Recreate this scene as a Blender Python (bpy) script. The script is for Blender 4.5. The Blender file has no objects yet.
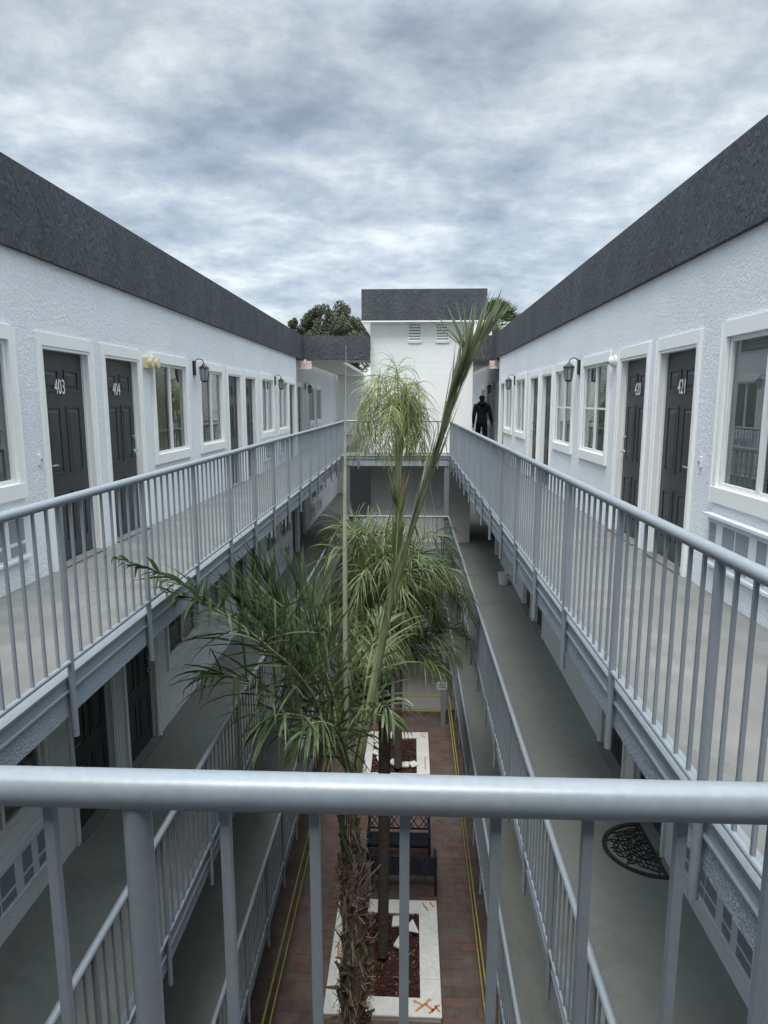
import bpy, math, random
from mathutils import Vector, Matrix
R = math.radians
random.seed(7)
sc = bpy.context.scene
col = sc.collection

# ------------------------------------------------------------------ camera
F = 670.0
PITCH = math.atan(110.0 / F)
YAW = math.atan(27.0 / F)
EYE = Vector((0, 0, 1.6))
cam = bpy.data.cameras.new("camera")
cam.sensor_fit = 'VERTICAL'
cam.sensor_height = 36
cam.lens = F / 1024 * 36
cam.clip_start = 0.05
cam.clip_end = 3000
co = bpy.data.objects.new("camera", cam)
co.location = EYE
co.rotation_euler = (math.pi / 2 - PITCH, 0, YAW)
col.objects.link(co)
sc.camera = co
RM = co.rotation_euler.to_matrix()

def at(x, y, Y):
    """world point on the sight line through a photo position, at depth Y"""
    d = RM @ Vector(((x - 384) / F, -(y - 512) / F, -1.0))
    return EYE + d * (Y / d.y)

# ------------------------------------------------------------------ layout
FL = 2.88                       # storey height
G = -3 * FL                     # ground
LEV = [0.0, -FL, -2 * FL, G]
XL, XR = -2.0, 1.15             # railing planes
WL, WR = -3.39, 2.546           # wing walls
YN, YF = 0.886, 20.1            # near / far cross railings
TY = 21.3                       # tower front
TX0, TX1 = -1.28, 1.9

# ------------------------------------------------------------------ materials
def nn(nt, t, **kw):
    n = nt.nodes.new(t)
    for k, v in kw.items():
        setattr(n, k, v)
    return n

def mat(name, c, rough=0.6, var=0.12, vscale=1.5, bump=0.0, bscale=30.0, metallic=0.0,
        spec=0.5, c2=None, mscale=None, stretch=None, fine=None, bdist=0.02, voronoi=False, stain=0.0):
    m = bpy.data.materials.new(name)
    m.use_nodes = True
    nt = m.node_tree
    b = nt.nodes["Principled BSDF"]
    b.inputs["Roughness"].default_value = rough
    b.inputs["Metallic"].default_value = metallic
    b.inputs["Specular IOR Level"].default_value = spec
    g = nn(nt, 'ShaderNodeNewGeometry')
    src = g.outputs["Position"]
    if stretch:
        mp = nn(nt, 'ShaderNodeMapping')
        mp.inputs["Scale"].default_value = stretch
        nt.links.new(src, mp.inputs["Vector"])
        src = mp.outputs["Vector"]
    n = nn(nt, 'ShaderNodeTexNoise')
    n.inputs["Scale"].default_value = vscale
    n.inputs["Detail"].default_value = 7
    n.inputs["Roughness"].default_value = 0.6
    nt.links.new(src, n.inputs["Vector"])
    r = nn(nt, 'ShaderNodeValToRGB')
    r.color_ramp.elements[0].position = 0.32
    r.color_ramp.elements[1].position = 0.68
    a = c2 if c2 else tuple(v * (1 - var) for v in c)
    bb = c if c2 else tuple(min(1, v * (1 + var)) for v in c)
    r.color_ramp.elements[0].color = (*a, 1)
    r.color_ramp.elements[1].color = (*bb, 1)
    nt.links.new(n.outputs["Fac"], r.inputs["Fac"])
    outc = r.outputs["Color"]
    if fine:
        n3 = nn(nt, 'ShaderNodeTexNoise')
        n3.inputs["Scale"].default_value = fine[0]
        n3.inputs["Detail"].default_value = 4
        nt.links.new(g.outputs["Position"], n3.inputs["Vector"])
        mr = nn(nt, 'ShaderNodeMapRange')
        mr.inputs[1].default_value = 0.35
        mr.inputs[2].default_value = 0.65
        mr.inputs[3].default_value = 1 - fine[1]
        mr.inputs[4].default_value = 1 + fine[1]
        nt.links.new(n3.outputs["Fac"], mr.inputs[0])
        mx = nn(nt, 'ShaderNodeVectorMath', operation='SCALE')
        nt.links.new(outc, mx.inputs[0])
        nt.links.new(mr.outputs[0], mx.inputs["Scale"])
        outc = mx.outputs[0]
    if stain:          # old damp marks with a shape of their own
        n4 = nn(nt, 'ShaderNodeTexNoise')
        n4.inputs["Scale"].default_value = 1.15
        n4.inputs["Detail"].default_value = 5
        n4.inputs["Roughness"].default_value = 0.62
        n4.inputs["Distortion"].default_value = 0.6
        nt.links.new(g.outputs["Position"], n4.inputs["Vector"])
        m4 = nn(nt, 'ShaderNodeMapRange')
        m4.inputs[1].default_value = 0.585
        m4.inputs[2].default_value = 0.615
        m4.inputs[3].default_value = 1.0
        m4.inputs[4].default_value = 1 - stain
        nt.links.new(n4.outputs["Fac"], m4.inputs[0])
        x4 = nn(nt, 'ShaderNodeVectorMath', operation='SCALE')
        nt.links.new(outc, x4.inputs[0])
        nt.links.new(m4.outputs[0], x4.inputs["Scale"])
        outc = x4.outputs[0]
    nt.links.new(outc, b.inputs["Base Color"])
    if bump:
        n2 = nn(nt, 'ShaderNodeTexNoise')
        n2.inputs["Scale"].default_value = bscale
        n2.inputs["Detail"].default_value = 5
        n2.inputs["Roughness"].default_value = 0.55
        if voronoi:
            n2.inputs["Distortion"].default_value = 1.2
        nt.links.new(src if stretch else g.outputs["Position"], n2.inputs["Vector"])
        h = n2.outputs["Fac"]
        if voronoi:      # trowelled texture: ridges with flat tops
            rr = nn(nt, 'ShaderNodeValToRGB')
            rr.color_ramp.elements[0].position = 0.38
            rr.color_ramp.elements[1].position = 0.6
            nt.links.new(h, rr.inputs["Fac"])
            h = rr.outputs["Color"]
        bp = nn(nt, 'ShaderNodeBump')
        bp.inputs["Strength"].default_value = bump
        bp.inputs["Distance"].default_value = bdist
        nt.links.new(h, bp.inputs["Height"])
        nt.links.new(bp.outputs["Normal"], b.inputs["Normal"])
    return m

M = {}
M['stucco'] = mat('stucco_white', (0.74, 0.765, 0.785), 0.85, 0.05, 0.9, 0.6, 26, fine=(60, 0.05), voronoi=True, bdist=0.006)
M['parapet'] = mat('stucco_charcoal', (0.056, 0.062, 0.070), 0.85, 0.22, 2.2, 0.9, 13, fine=(40, 0.2), voronoi=True, bdist=0.012, stretch=(1, 1, 0.55))
M['tower'] = mat('painted_block', (0.80, 0.80, 0.77), 0.8, 0.04, 1.0, 0.3, 40, fine=(60, 0.04))
def blockwall(m):
    nt = m.node_tree
    b = nt.nodes["Principled BSDF"]
    g = nn(nt, 'ShaderNodeNewGeometry')
    sp_ = nn(nt, 'ShaderNodeSeparateXYZ'); cb = nn(nt, 'ShaderNodeCombineXYZ')
    nt.links.new(g.outputs["Position"], sp_.inputs[0])
    nt.links.new(sp_.outputs["X"], cb.inputs[0]); nt.links.new(sp_.outputs["Z"], cb.inputs[1])
    br = nn(nt, 'ShaderNodeTexBrick')
    br.inputs["Scale"].default_value = 1.0
    br.inputs["Brick Width"].default_value = 0.40
    br.inputs["Row Height"].default_value = 0.20
    br.inputs["Mortar Size"].default_value = 0.008
    br.inputs["Mortar Smooth"].default_value = 0.5
    nt.links.new(cb.outputs[0], br.inputs["Vector"])
    bp = nn(nt, 'ShaderNodeBump'); bp.invert = True
    bp.inputs["Strength"].default_value = 0.5
    bp.inputs["Distance"].default_value = 0.008
    nt.links.new(br.outputs["Fac"], bp.inputs["Height"])
    old = b.inputs["Normal"].links[0].from_socket
    nt.links.new(old, bp.inputs["Normal"])
    nt.links.new(bp.outputs["Normal"], b.inputs["Normal"])
blockwall(M['tower'])
M['trim'] = mat('white_trim', (0.82, 0.83, 0.80), 0.45, 0.02, 2)
M['soffit'] = mat('soffit_cream', (0.62, 0.61, 0.57), 0.8, 0.06, 2)
M['door'] = mat('door_charcoal', (0.035, 0.038, 0.042), 0.42, 0.12, 4, 0.15, 60)
M['rail'] = mat('railing_paint', (0.235, 0.268, 0.293), 0.36, 0.05, 1.5, 0.10, 70, fine=(60, 0.05), bdist=0.004, spec=0.85)
M['fascia'] = mat('fascia_stucco', (0.29, 0.335, 0.375), 0.7, 0.10, 2, 1.0, 75, fine=(110, 0.25), bdist=0.012)
M['floor4'] = mat('deck_coating_upper', (0.185, 0.184, 0.173), 0.7, 0.12, 1.6, 0.2, 50, fine=(3.5, 0.08), c2=(0.142, 0.141, 0.133), stain=0.16)
M['floor'] = mat('deck_coating', (0.205, 0.212, 0.192), 0.7, 0.1, 0.9, 0.2, 50, fine=(9, 0.05), c2=(0.172, 0.179, 0.162), stain=0.10)
M['dark'] = mat('interior_dark', (0.12, 0.11, 0.10), 0.9)
M['blind'] = mat('blind_slats', (0.62, 0.66, 0.66), 0.6, 0.05)
M['blind_warm'] = mat('blind_warm', (0.70, 0.68, 0.64), 0.6, 0.05)
M['curtain'] = mat('curtain_beige', (0.42, 0.36, 0.30), 0.9, 0.1, stretch=(1, 12, .6))
M['vinyl'] = mat('vinyl_frame', (0.78, 0.79, 0.78), 0.4, 0.03)
M['ac'] = mat('cover_white', (0.66, 0.70, 0.74), 0.55, 0.04)
M['acgrille'] = mat('grille_grey', (0.26, 0.28, 0.31), 0.6, 0.06, bump=0.6, bscale=8, stretch=(1, 1, 30))
M['steel'] = mat('brushed_steel', (0.65, 0.65, 0.66), 0.25, 0.05, metallic=1)
M['black'] = mat('black_iron', (0.018, 0.018, 0.02), 0.45, 0.1)
M['benchblue'] = mat('bench_paint', (0.008, 0.012, 0.02), 0.45, 0.2)
M['white'] = mat('white_plastic', (0.75, 0.76, 0.75), 0.4, 0.03)
M['cream'] = mat('aged_plastic', (0.66, 0.58, 0.36), 0.45, 0.05)
M['frosted'] = mat('smoked_glass', (0.28, 0.29, 0.28), 0.2, 0.05, spec=0.8)
M['red'] = mat('sign_red', (0.55, 0.24, 0.20), 0.5)
M['signface'] = mat('sign_face', (0.72, 0.66, 0.60), 0.5)
M['number'] = mat('number_white', (0.75, 0.76, 0.76), 0.35, 0.03)
M['cap'] = mat('planter_tile', (0.74, 0.74, 0.70), 0.6, 0.07, 2.5, 0.2, 30, fine=(14, 0.06))
M['mulch'] = mat('mulch', (0.085, 0.032, 0.022), 0.9, 0.5, 14, 1.0, 40, fine=(50, 0.6), bdist=0.05)
M['orange'] = mat('spray_orange', (0.62, 0.27, 0.12), 0.7, 0.15, 20)
M['tape'] = mat('caution_tape', (0.38, 0.34, 0.09), 0.4, 0.12, 20)
M['cloth'] = mat('black_cloth', (0.006, 0.006, 0.007), 1.0, 0.2, 8, spec=0.1)
M['skin'] = mat('dark_skin', (0.06, 0.035, 0.025), 0.6)
M['rubber'] = mat('rubber', (0.02, 0.02, 0.02), 0.6)
M['trunk'] = mat('palm_trunk', (0.16, 0.125, 0.09), 0.9, 0.3, 9, 1.0, 26, c2=(0.06, 0.045, 0.033), stretch=(1, 1, 2.2), bdist=0.04)
M['trunk2'] = mat('palm_trunk_smooth', (0.085, 0.07, 0.06), 0.9, 0.3, 7, 0.8, 20, stretch=(1, 1, 3), bdist=0.03)
M['fibre'] = mat('boot_fibre', (0.26, 0.20, 0.13), 0.9, 0.3, 14)
M['bark'] = mat('tree_bark', (0.13, 0.10, 0.075), 0.9, 0.25, 6, 0.8, 20)
M['asphalt'] = mat('asphalt', (0.05, 0.05, 0.052), 0.9, 0.15, 1)

def leafmat(name, c, c2, rough=0.5, scale=1.2):
    m = mat(name, c, rough, vscale=scale, c2=c2, spec=0.35)
    nt = m.node_tree
    b = nt.nodes["Principled BSDF"]
    tr = nn(nt, 'ShaderNodeBsdfTranslucent')
    ms = nn(nt, 'ShaderNodeMixShader')
    ms.inputs[0].default_value = 0.25
    src = b.inputs["Base Color"].links[0].from_socket
    nt.links.new(src, tr.inputs["Color"])
    out = nt.nodes["Material Output"]
    nt.links.new(b.outputs[0], ms.inputs[1])
    nt.links.new(tr.outputs[0], ms.inputs[2])
    nt.links.new(ms.outputs[0], out.inputs["Surface"])
    return m
M['leafA'] = leafmat('palm_leaf', (0.135, 0.17, 0.08), (0.05, 0.078, 0.034), 0.40, 4)
M['leafB'] = leafmat('palm_leaf_mid', (0.165, 0.20, 0.08), (0.06, 0.085, 0.036), 0.45, 3)
M['leafO'] = leafmat('palm_leaf_olive', (0.36, 0.39, 0.25), (0.20, 0.23, 0.125), 0.42, 4)
M['leafC'] = leafmat('palm_leaf_yellow', (0.31, 0.35, 0.13), (0.14, 0.18, 0.07), 0.45, 3)
M['rachis'] = mat('frond_rib', (0.24, 0.27, 0.14), 0.45, 0.15, 5)
M['spear'] = mat('frond_spear', (0.34, 0.33, 0.25), 0.6, 0.15, 8)
M['sheath'] = mat('dry_sheath', (0.20, 0.15, 0.105), 0.8, 0.2, 10)
M['leafT'] = leafmat('tree_leaf', (0.115, 0.12, 0.075), (0.055, 0.062, 0.04), 0.7, 1.2)
M['leafF'] = leafmat('fan_leaf', (0.12, 0.14, 0.055), (0.05, 0.07, 0.03), 0.5, 2)

def glassmat(name, tint, refl):
    m = bpy.data.materials.new(name)
    m.use_nodes = True
    nt = m.node_tree
    nt.nodes.remove(nt.nodes["Principled BSDF"])
    out = nt.nodes["Material Output"]
    t = nn(nt, 'ShaderNodeBsdfTransparent')
    t.inputs[0].default_value = (*tint, 1)
    g = nn(nt, 'ShaderNodeBsdfGlossy')
    g.inputs["Color"].default_value = (0.9, 0.95, 0.95, 1)
    g.inputs["Roughness"].default_value = 0.015
    fr = nn(nt, 'ShaderNodeFresnel')
    fr.inputs[0].default_value = 1.5
    ad = nn(nt, 'ShaderNodeMath', operation='ADD')
    ad.inputs[1].default_value = refl
    ad.use_clamp = True
    ms = nn(nt, 'ShaderNodeMixShader')
    nt.links.new(fr.outputs[0], ad.inputs[0])
    nt.links.new(ad.outputs[0], ms.inputs[0])
    nt.links.new(t.outputs[0], ms.inputs[1])
    nt.links.new(g.outputs[0], ms.inputs[2])
    nt.links.new(ms.outputs[0], out.inputs["Surface"])
    return m
M['glass'] = glassmat('window_glass', (0.84, 0.87, 0.86), 0.14)
M['screen'] = glassmat('window_screen', (0.74, 0.72, 0.69), 0.0)

# paving
def paving():
    m = bpy.data.materials.new('terracotta_paving')
    m.use_nodes = True
    nt = m.node_tree
    b = nt.nodes["Principled BSDF"]
    b.inputs["Roughness"].default_value = 0.7
    g = nn(nt, 'ShaderNodeNewGeometry')
    br = nn(nt, 'ShaderNodeTexBrick')
    br.offset = 0.5
    br.inputs["Scale"].default_value = 1.0
    br.inputs["Brick Width"].default_value = 0.40
    br.inputs["Row Height"].default_value = 0.20
    br.inputs["Mortar Size"].default_value = 0.008
    br.inputs["Mortar Smooth"].default_value = 0.2
    br.inputs["Color1"].default_value = (0.155, 0.084, 0.064, 1)
    br.inputs["Color2"].default_value = (0.092, 0.062, 0.053, 1)
    br.inputs["Mortar"].default_value = (0.05, 0.042, 0.038, 1)
    nt.links.new(g.outputs["Position"], br.inputs["Vector"])
    n = nn(nt, 'ShaderNodeTexNoise')
    n.inputs["Scale"].default_value = 2.2
    n.inputs["Detail"].default_value = 9
    n.inputs["Roughness"].default_value = 0.7
    nt.links.new(g.outputs["Position"], n.inputs["Vector"])
    mx = nn(nt, 'ShaderNodeMixRGB')
    r = nn(nt, 'ShaderNodeValToRGB')
    r.color_ramp.elements[0].position = 0.42
    r.color_ramp.elements[1].position = 0.66
    nt.links.new(n.outputs["Fac"], r.inputs["Fac"])
    nt.links.new(r.outputs["Color"], mx.inputs[0])
    nt.links.new(br.outputs["Color"], mx.inputs[1])
    mx.inputs[2].default_value = (0.145, 0.12, 0.105, 1)
    nt.links.new(mx.outputs[0], b.inputs["Base Color"])
    bp = nn(nt, 'ShaderNodeBump')
    bp.inputs["Strength"].default_value = 0.5
    bp.inputs["Distance"].default_value = 0.01
    nt.links.new(br.outputs["Fac"], bp.inputs["Height"])
    bp.invert = True
    nt.links.new(bp.outputs["Normal"], b.inputs["Normal"])
    return m
M['paving'] = paving()

# ------------------------------------------------------------------ mesh builder
WORLD = {}
class MB:
    def __init__(s):
        s.v, s.f, s.mi = [], [], []
    def quad(s, a, b, c, d, mi=0):
        n = len(s.v)
        s.v += [Vector(a), Vector(b), Vector(c), Vector(d)]
        s.f.append((n, n + 1, n + 2, n + 3)); s.mi.append(mi)
    def box(s, x0, x1, y0, y1, z0, z1, mi=0):
        n = len(s.v)
        for z in (z0, z1):
            for x, y in ((x0, y0), (x1, y0), (x1, y1), (x0, y1)):
                s.v.append(Vector((x, y, z)))
        for q in ((3, 2, 1, 0), (4, 5, 6, 7), (0, 1, 5, 4), (1, 2, 6, 5), (2, 3, 7, 6), (3, 0, 4, 7)):
            s.f.append(tuple(n + i for i in q)); s.mi.append(mi)
        return s
    def bar(s, p0, p1, w, h, up=(0, 0, 1), mi=0):
        p0, p1 = Vector(p0), Vector(p1)
        d = (p1 - p0).normalized()
        sd = d.cross(Vector(up))
        if sd.length < 1e-4:
            sd = d.cross(Vector((1, 0, 0)))
        sd.normalize()
        u = sd.cross(d).normalized()
        n = len(s.v)
        for p in (p0, p1):
            for a, b in ((-1, -1), (1, -1), (1, 1), (-1, 1)):
                s.v.append(p + sd * a * w / 2 + u * b * h / 2)
        for q in ((3, 2, 1, 0), (4, 5, 6, 7), (0, 1, 5, 4), (1, 2, 6, 5), (2, 3, 7, 6), (3, 0, 4, 7)):
            s.f.append(tuple(n + i for i in q)); s.mi.append(mi)
        return s
    def tube(s, pts, rad, n=12, mi=0, caps=True):
        pts = [Vector(p) for p in pts]
        if not isinstance(rad, (list, tuple)):
            rad = [rad] * len(pts)
        base = len(s.v)
        prev = None
        for i, p in enumerate(pts):
            a = pts[max(0, i - 1)]; b = pts[min(len(pts) - 1, i + 1)]
            d = (b - a)
            d = d.normalized() if d.length > 1e-9 else Vector((0, 0, 1))
            if prev is None:
                u = d.orthogonal().normalized()
            else:
                u = (prev - d * prev.dot(d)).normalized()
            prev = u
            w = d.cross(u)
            for k in range(n):
                t = 2 * math.pi * k / n
                s.v.append(p + (u * math.cos(t) + w * math.sin(t)) * rad[i])
        for i in range(len(pts) - 1):
            for k in range(n):
                a = base + i * n + k; b = base + i * n + (k + 1) % n
                s.f.append((a, b, b + n, a + n)); s.mi.append(mi)
        if caps:
            s.f.append(tuple(base + k for k in reversed(range(n)))); s.mi.append(mi)
            s.f.append(tuple(base + (len(pts) - 1) * n + k for k in range(n))); s.mi.append(mi)
        return s
    def mesh(s, name, mats, smooth=False, off=None):
        off = off or Vector((0, 0, 0))
        me = bpy.data.meshes.new(name)
        me.from_pydata([tuple(v - off) for v in s.v], [], s.f)
        for m in (mats if isinstance(mats, (list, tuple)) else [mats]):
            me.materials.append(m)
        me.polygons.foreach_set('material_index', s.mi)
        if smooth:
            me.polygons.foreach_set('use_smooth', [True] * len(me.polygons))
            try:
                me.set_sharp_from_angle(angle=R(40))
            except Exception:
                pass
        me.update()
        return me
    def build(s, name, mats, parent=None, smooth=False, origin=None):
        """mesh in world coordinates, linked under parent"""
        pw = WORLD.get(parent.name, Vector((0, 0, 0))) if parent else Vector((0, 0, 0))
        og = Vector(origin) if origin is not None else (pw if parent else Vector((0, 0, 0)))
        me = s.mesh(name, mats, smooth, og)
        o = bpy.data.objects.new(name, me)
        col.objects.link(o)
        o.location = og - pw
        o.parent = parent
        WORLD[o.name] = og
        return o

def tag(o, label=None, cat=None, group=None, kind=None):
    for k, v in (('label', label), ('category', cat), ('group', group), ('kind', kind)):
        if v:
            o[k] = v
    return o

def thing(name, label, cat, loc, group=None):
    o = bpy.data.objects.new(name, None)
    o.empty_display_size = 0.2
    col.objects.link(o)
    o.location = loc
    WORLD[o.name] = Vector(loc)
    return tag(o, label, cat, group)

def inst(name, me, parent, loc, rz=0.0, label=None):
    """a part sharing mesh data; loc is relative to the parent's origin"""
    o = bpy.data.objects.new(name, me)
    col.objects.link(o)
    o.parent = parent
    o.location = loc
    o.rotation_euler = (0, 0, rz)
    if label:
        o['label'] = label
    return o

def structure(o):
    o['kind'] = 'structure'
    return o

# ------------------------------------------------------------------ world: overcast sky
w = bpy.data.worlds.new("World")
sc.world = w
w.use_nodes = True
nt = w.node_tree
bg = nt.nodes["Background"]
bg.inputs[1].default_value = 0.1
SUN_EL, SUN_AZ = 68.0, 190.0     # azimuth measured from +Y clockwise; the sun is behind the viewer, veiled
sky = nn(nt, 'ShaderNodeTexSky', sky_type='NISHITA')
sky.sun_disc = False
sky.sun_elevation = R(SUN_EL)
sky.sun_rotation = R(SUN_AZ)
tc = nn(nt, 'ShaderNodeTexCoord')
sep = nn(nt, 'ShaderNodeSeparateXYZ')
nt.links.new(tc.outputs["Generated"], sep.inputs[0])
zc = nn(nt, 'ShaderNodeMath', operation='MAXIMUM'); zc.inputs[1].default_value = 0.0
nt.links.new(sep.outputs["Z"], zc.inputs[0])
za = nn(nt, 'ShaderNodeMath', operation='ADD'); za.inputs[1].default_value = 0.22
nt.links.new(zc.outputs[0], za.inputs[0])
dx = nn(nt, 'ShaderNodeMath', operation='DIVIDE')
dy = nn(nt, 'ShaderNodeMath', operation='DIVIDE')
nt.links.new(sep.outputs["X"], dx.inputs[0]); nt.links.new(za.outputs[0], dx.inputs[1])
nt.links.new(sep.outputs["Y"], dy.inputs[0]); nt.links.new(za.outputs[0], dy.inputs[1])
cmb = nn(nt, 'ShaderNodeCombineXYZ')
nt.links.new(dx.outputs[0], cmb.inputs[0]); nt.links.new(dy.outputs[0], cmb.inputs[1])
def cloudnoise(scale, detail, rough, dist, off, st=(1, 1, 1), rot=0.0):
    mp = nn(nt, 'ShaderNodeMapping')
    mp.inputs["Location"].default_value = off
    mp.inputs["Scale"].default_value = st
    mp.inputs["Rotation"].default_value = (0, 0, rot)
    nt.links.new(cmb.outputs[0], mp.inputs[0])
    n = nn(nt, 'ShaderNodeTexNoise')
    n.inputs["Scale"].default_value = scale
    n.inputs["Detail"].default_value = detail
    n.inputs["Roughness"].default_value = rough
    n.inputs["Distortion"].default_value = dist
    nt.links.new(mp.outputs[0], n.inputs["Vector"])
    return n.outputs["Fac"]
big = cloudnoise(1.6, 4, 0.5, 0.2, (5.4, 0.6, 0), (1, 1.1, 1), 0.4)
mid = cloudnoise(4.4, 14, 0.62, 0.12, (8.3, 2.1, 0), (0.95, 1.05, 1), 0.1)
mixn = nn(nt, 'ShaderNodeMath', operation='MULTIPLY_ADD')
nt.links.new(mid, mixn.inputs[0]); mixn.inputs[1].default_value = 0.55
h2 = nn(nt, 'ShaderNodeMath', operation='MULTIPLY'); h2.inputs[1].default_value = 0.45
nt.links.new(big, h2.inputs[0]); nt.links.new(h2.outputs[0], mixn.inputs[2])
cr = nn(nt, 'ShaderNodeValToRGB')
els = cr.color_ramp.elements
els[0].position = 0.35; els[0].color = (1.15, 1.38, 1.66, 1)
els[1].position = 0.64; els[1].color = (3.6, 3.85, 3.98, 1)
e = els.new(0.46); e.color = (1.80, 2.10, 2.42, 1)
e = els.new(0.53); e.color = (2.40, 2.68, 2.90, 1)
nt.links.new(mixn.outputs[0], cr.inputs["Fac"])
# overcast skies are brighter towards the zenith than near the horizon
gr = nn(nt, 'ShaderNodeValToRGB')
gr.color_ramp.elements[0].position = 0.0; gr.color_ramp.elements[0].color = (0.92,) * 3 + (1,)
gr.color_ramp.elements[1].position = 1.0; gr.color_ramp.elements[1].color = (4.6,) * 3 + (1,)
for p_, v_ in ((0.22, 0.92), (0.44, 0.72), (0.56, 1.15)):
    e = gr.color_ramp.elements.new(p_); e.color = (v_, v_, v_, 1)
nt.links.new(zc.outputs[0], gr.inputs[0])
scl = nn(nt, 'ShaderNodeVectorMath', operation='SCALE')
nt.links.new(cr.outputs["Color"], scl.inputs[0]); nt.links.new(gr.outputs["Color"], scl.inputs["Scale"])
mxs = nn(nt, 'ShaderNodeMixRGB'); mxs.inputs[0].default_value = 0.93
nt.links.new(sky.outputs[0], mxs.inputs[1]); nt.links.new(scl.outputs[0], mxs.inputs[2])
nt.links.new(mxs.outputs[0], bg.inputs[0])

sl = bpy.data.lights.new("sun", 'SUN')
sl.energy = 1.3
sl.angle = R(35)
sl.color = (1.0, 0.97, 0.93)
so = bpy.data.objects.new("sun", sl)
col.objects.link(so)
sd = Vector((math.sin(R(SUN_AZ)) * math.cos(R(SUN_EL)), math.cos(R(SUN_AZ)) * math.cos(R(SUN_EL)), math.sin(R(SUN_EL))))
so.rotation_euler = sd.to_track_quat('Z', 'Y').to_euler()

vs = sc.view_settings
vs.view_transform = 'Standard'
vs.look = 'None'
vs.exposure = 1.62
vs.gamma = 1.0
sc.cycles.max_bounces = 8
sc.cycles.transparent_max_bounces = 12

# ------------------------------------------------------------------ ground
g = MB(); g.quad((-600, -600, G - 0.01), (600, -600, G - 0.01), (600, 600, G - 0.01), (-600, 600, G - 0.01))
structure(g.build('ground', M['asphalt']))
g = MB(); g.quad((-9, -3, G), (9, -3, G), (9, 34, G), (-9, 34, G))
structure(g.build('courtyard_paving', M['paving']))

# ------------------------------------------------------------------ shared door / window / cover meshes
# local frame: +x out of the wall (towards the courtyard), y along it, z up from the walkway, origin on the wall face
DW, DH = 0.465, 2.115           # half opening, height
def m_casing():
    m = MB()
    for s in (-1, 1):
        a, b = sorted((s * DW, s * (DW + 0.068)))
        m.box(-0.02, 0.022, a, b, 0.0, DH + 0.115)
        a, b = sorted((s * (DW + 0.052), s * (DW + 0.070)))
        m.box(0.022, 0.03, a, b, 0.002, DH + 0.117)
        a, b = sorted((s * DW, s * (DW - 0.028)))
        m.box(-0.17, 0.012, a, b, 0.0, DH)
        a, b = sorted((s * (DW - 0.028), s * (DW - 0.04)))
        m.box(-0.17, -0.045, a, b, 0.0, DH - 0.03)
    m.box(-0.02, 0.0218, -DW, DW, DH, DH + 0.115)
    m.box(-0.17, 0.0118, -DW + 0.028, DW - 0.028, DH - 0.03, DH - 0.001)
    return m.mesh('casing', M['trim'])
def m_leaf():
    m = MB()
    x = -0.068
    m.box(x - 0.04, x, -DW + 0.03, DW - 0.03, 0.02, DH - 0.032)
    for (y0, y1) in ((-0.335, -0.055), (0.055, 0.335)):
        for (z0, z1) in ((0.2, 0.72), (0.9, 1.56), (1.70, 1.92)):
            t = 0.022
            m.box(x, x + 0.009, y0, y1, z0, z0 + t); m.box(x, x + 0.009, y0, y1, z1 - t, z1)
            m.box(x, x + 0.0088, y0, y0 + t, z0 + t, z1 - t); m.box(x, x + 0.0088, y1 - t, y1, z0 + t, z1 - t)
            n = len(m.v)
            y0i, y1i, z0i, z1i = y0 + 0.04, y1 - 0.04, z0 + 0.04, z1 - 0.04
            k = 0.025
            for (xx, q) in ((x + 0.0004, 0), (x + 0.008, k)):
                for (yy, zz) in ((y0i + q, z0i + q), (y1i - q, z0i + q), (y1i - q, z1i - q), (y0i + q, z1i - q)):
                    m.v.append(Vector((xx, yy, zz)))
            for a in range(4):
                b = (a + 1) % 4
                m.f.append((n + a, n + b, n + 4 + b, n + 4 + a)); m.mi.append(0)
            m.f.append((n + 4, n + 5, n + 6, n + 7)); m.mi.append(0)
    return m.mesh('door', M['door'])
def m_handle():
    m = MB()
    x = -0.068
    m.tube([(x, 0, 0), (x + 0.012, 0, 0)], 0.028, 14)
    m.tube([(x + 0.012, 0, 0), (x + 0.055, 0, 0)], 0.011, 10)
    m.tube([(x + 0.05, 0, 0), (x + 0.054, 0.05, 0), (x + 0.05, 0.11, -0.004)], [0.010, 0.009, 0.008], 8)
    return m.mesh('handle', M['steel'], True)
def m_bolt():
    m = MB()
    x = -0.068
    m.tube([(x, 0, 0), (x + 0.02, 0, 0), (x + 0.026, 0, 0)], [0.03, 0.028, 0.018], 14)
    return m.mesh('deadbolt', M['steel'], True)
def m_thresh():
    return MB().box(-0.17, 0.06, -DW + 0.0, DW - 0.0, 0.002, 0.022).mesh('threshold', M['floor4'])
CAS, LEAF, HAND, BOLT, THR = m_casing(), m_leaf(), m_handle(), m_bolt(), m_thresh()

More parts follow.
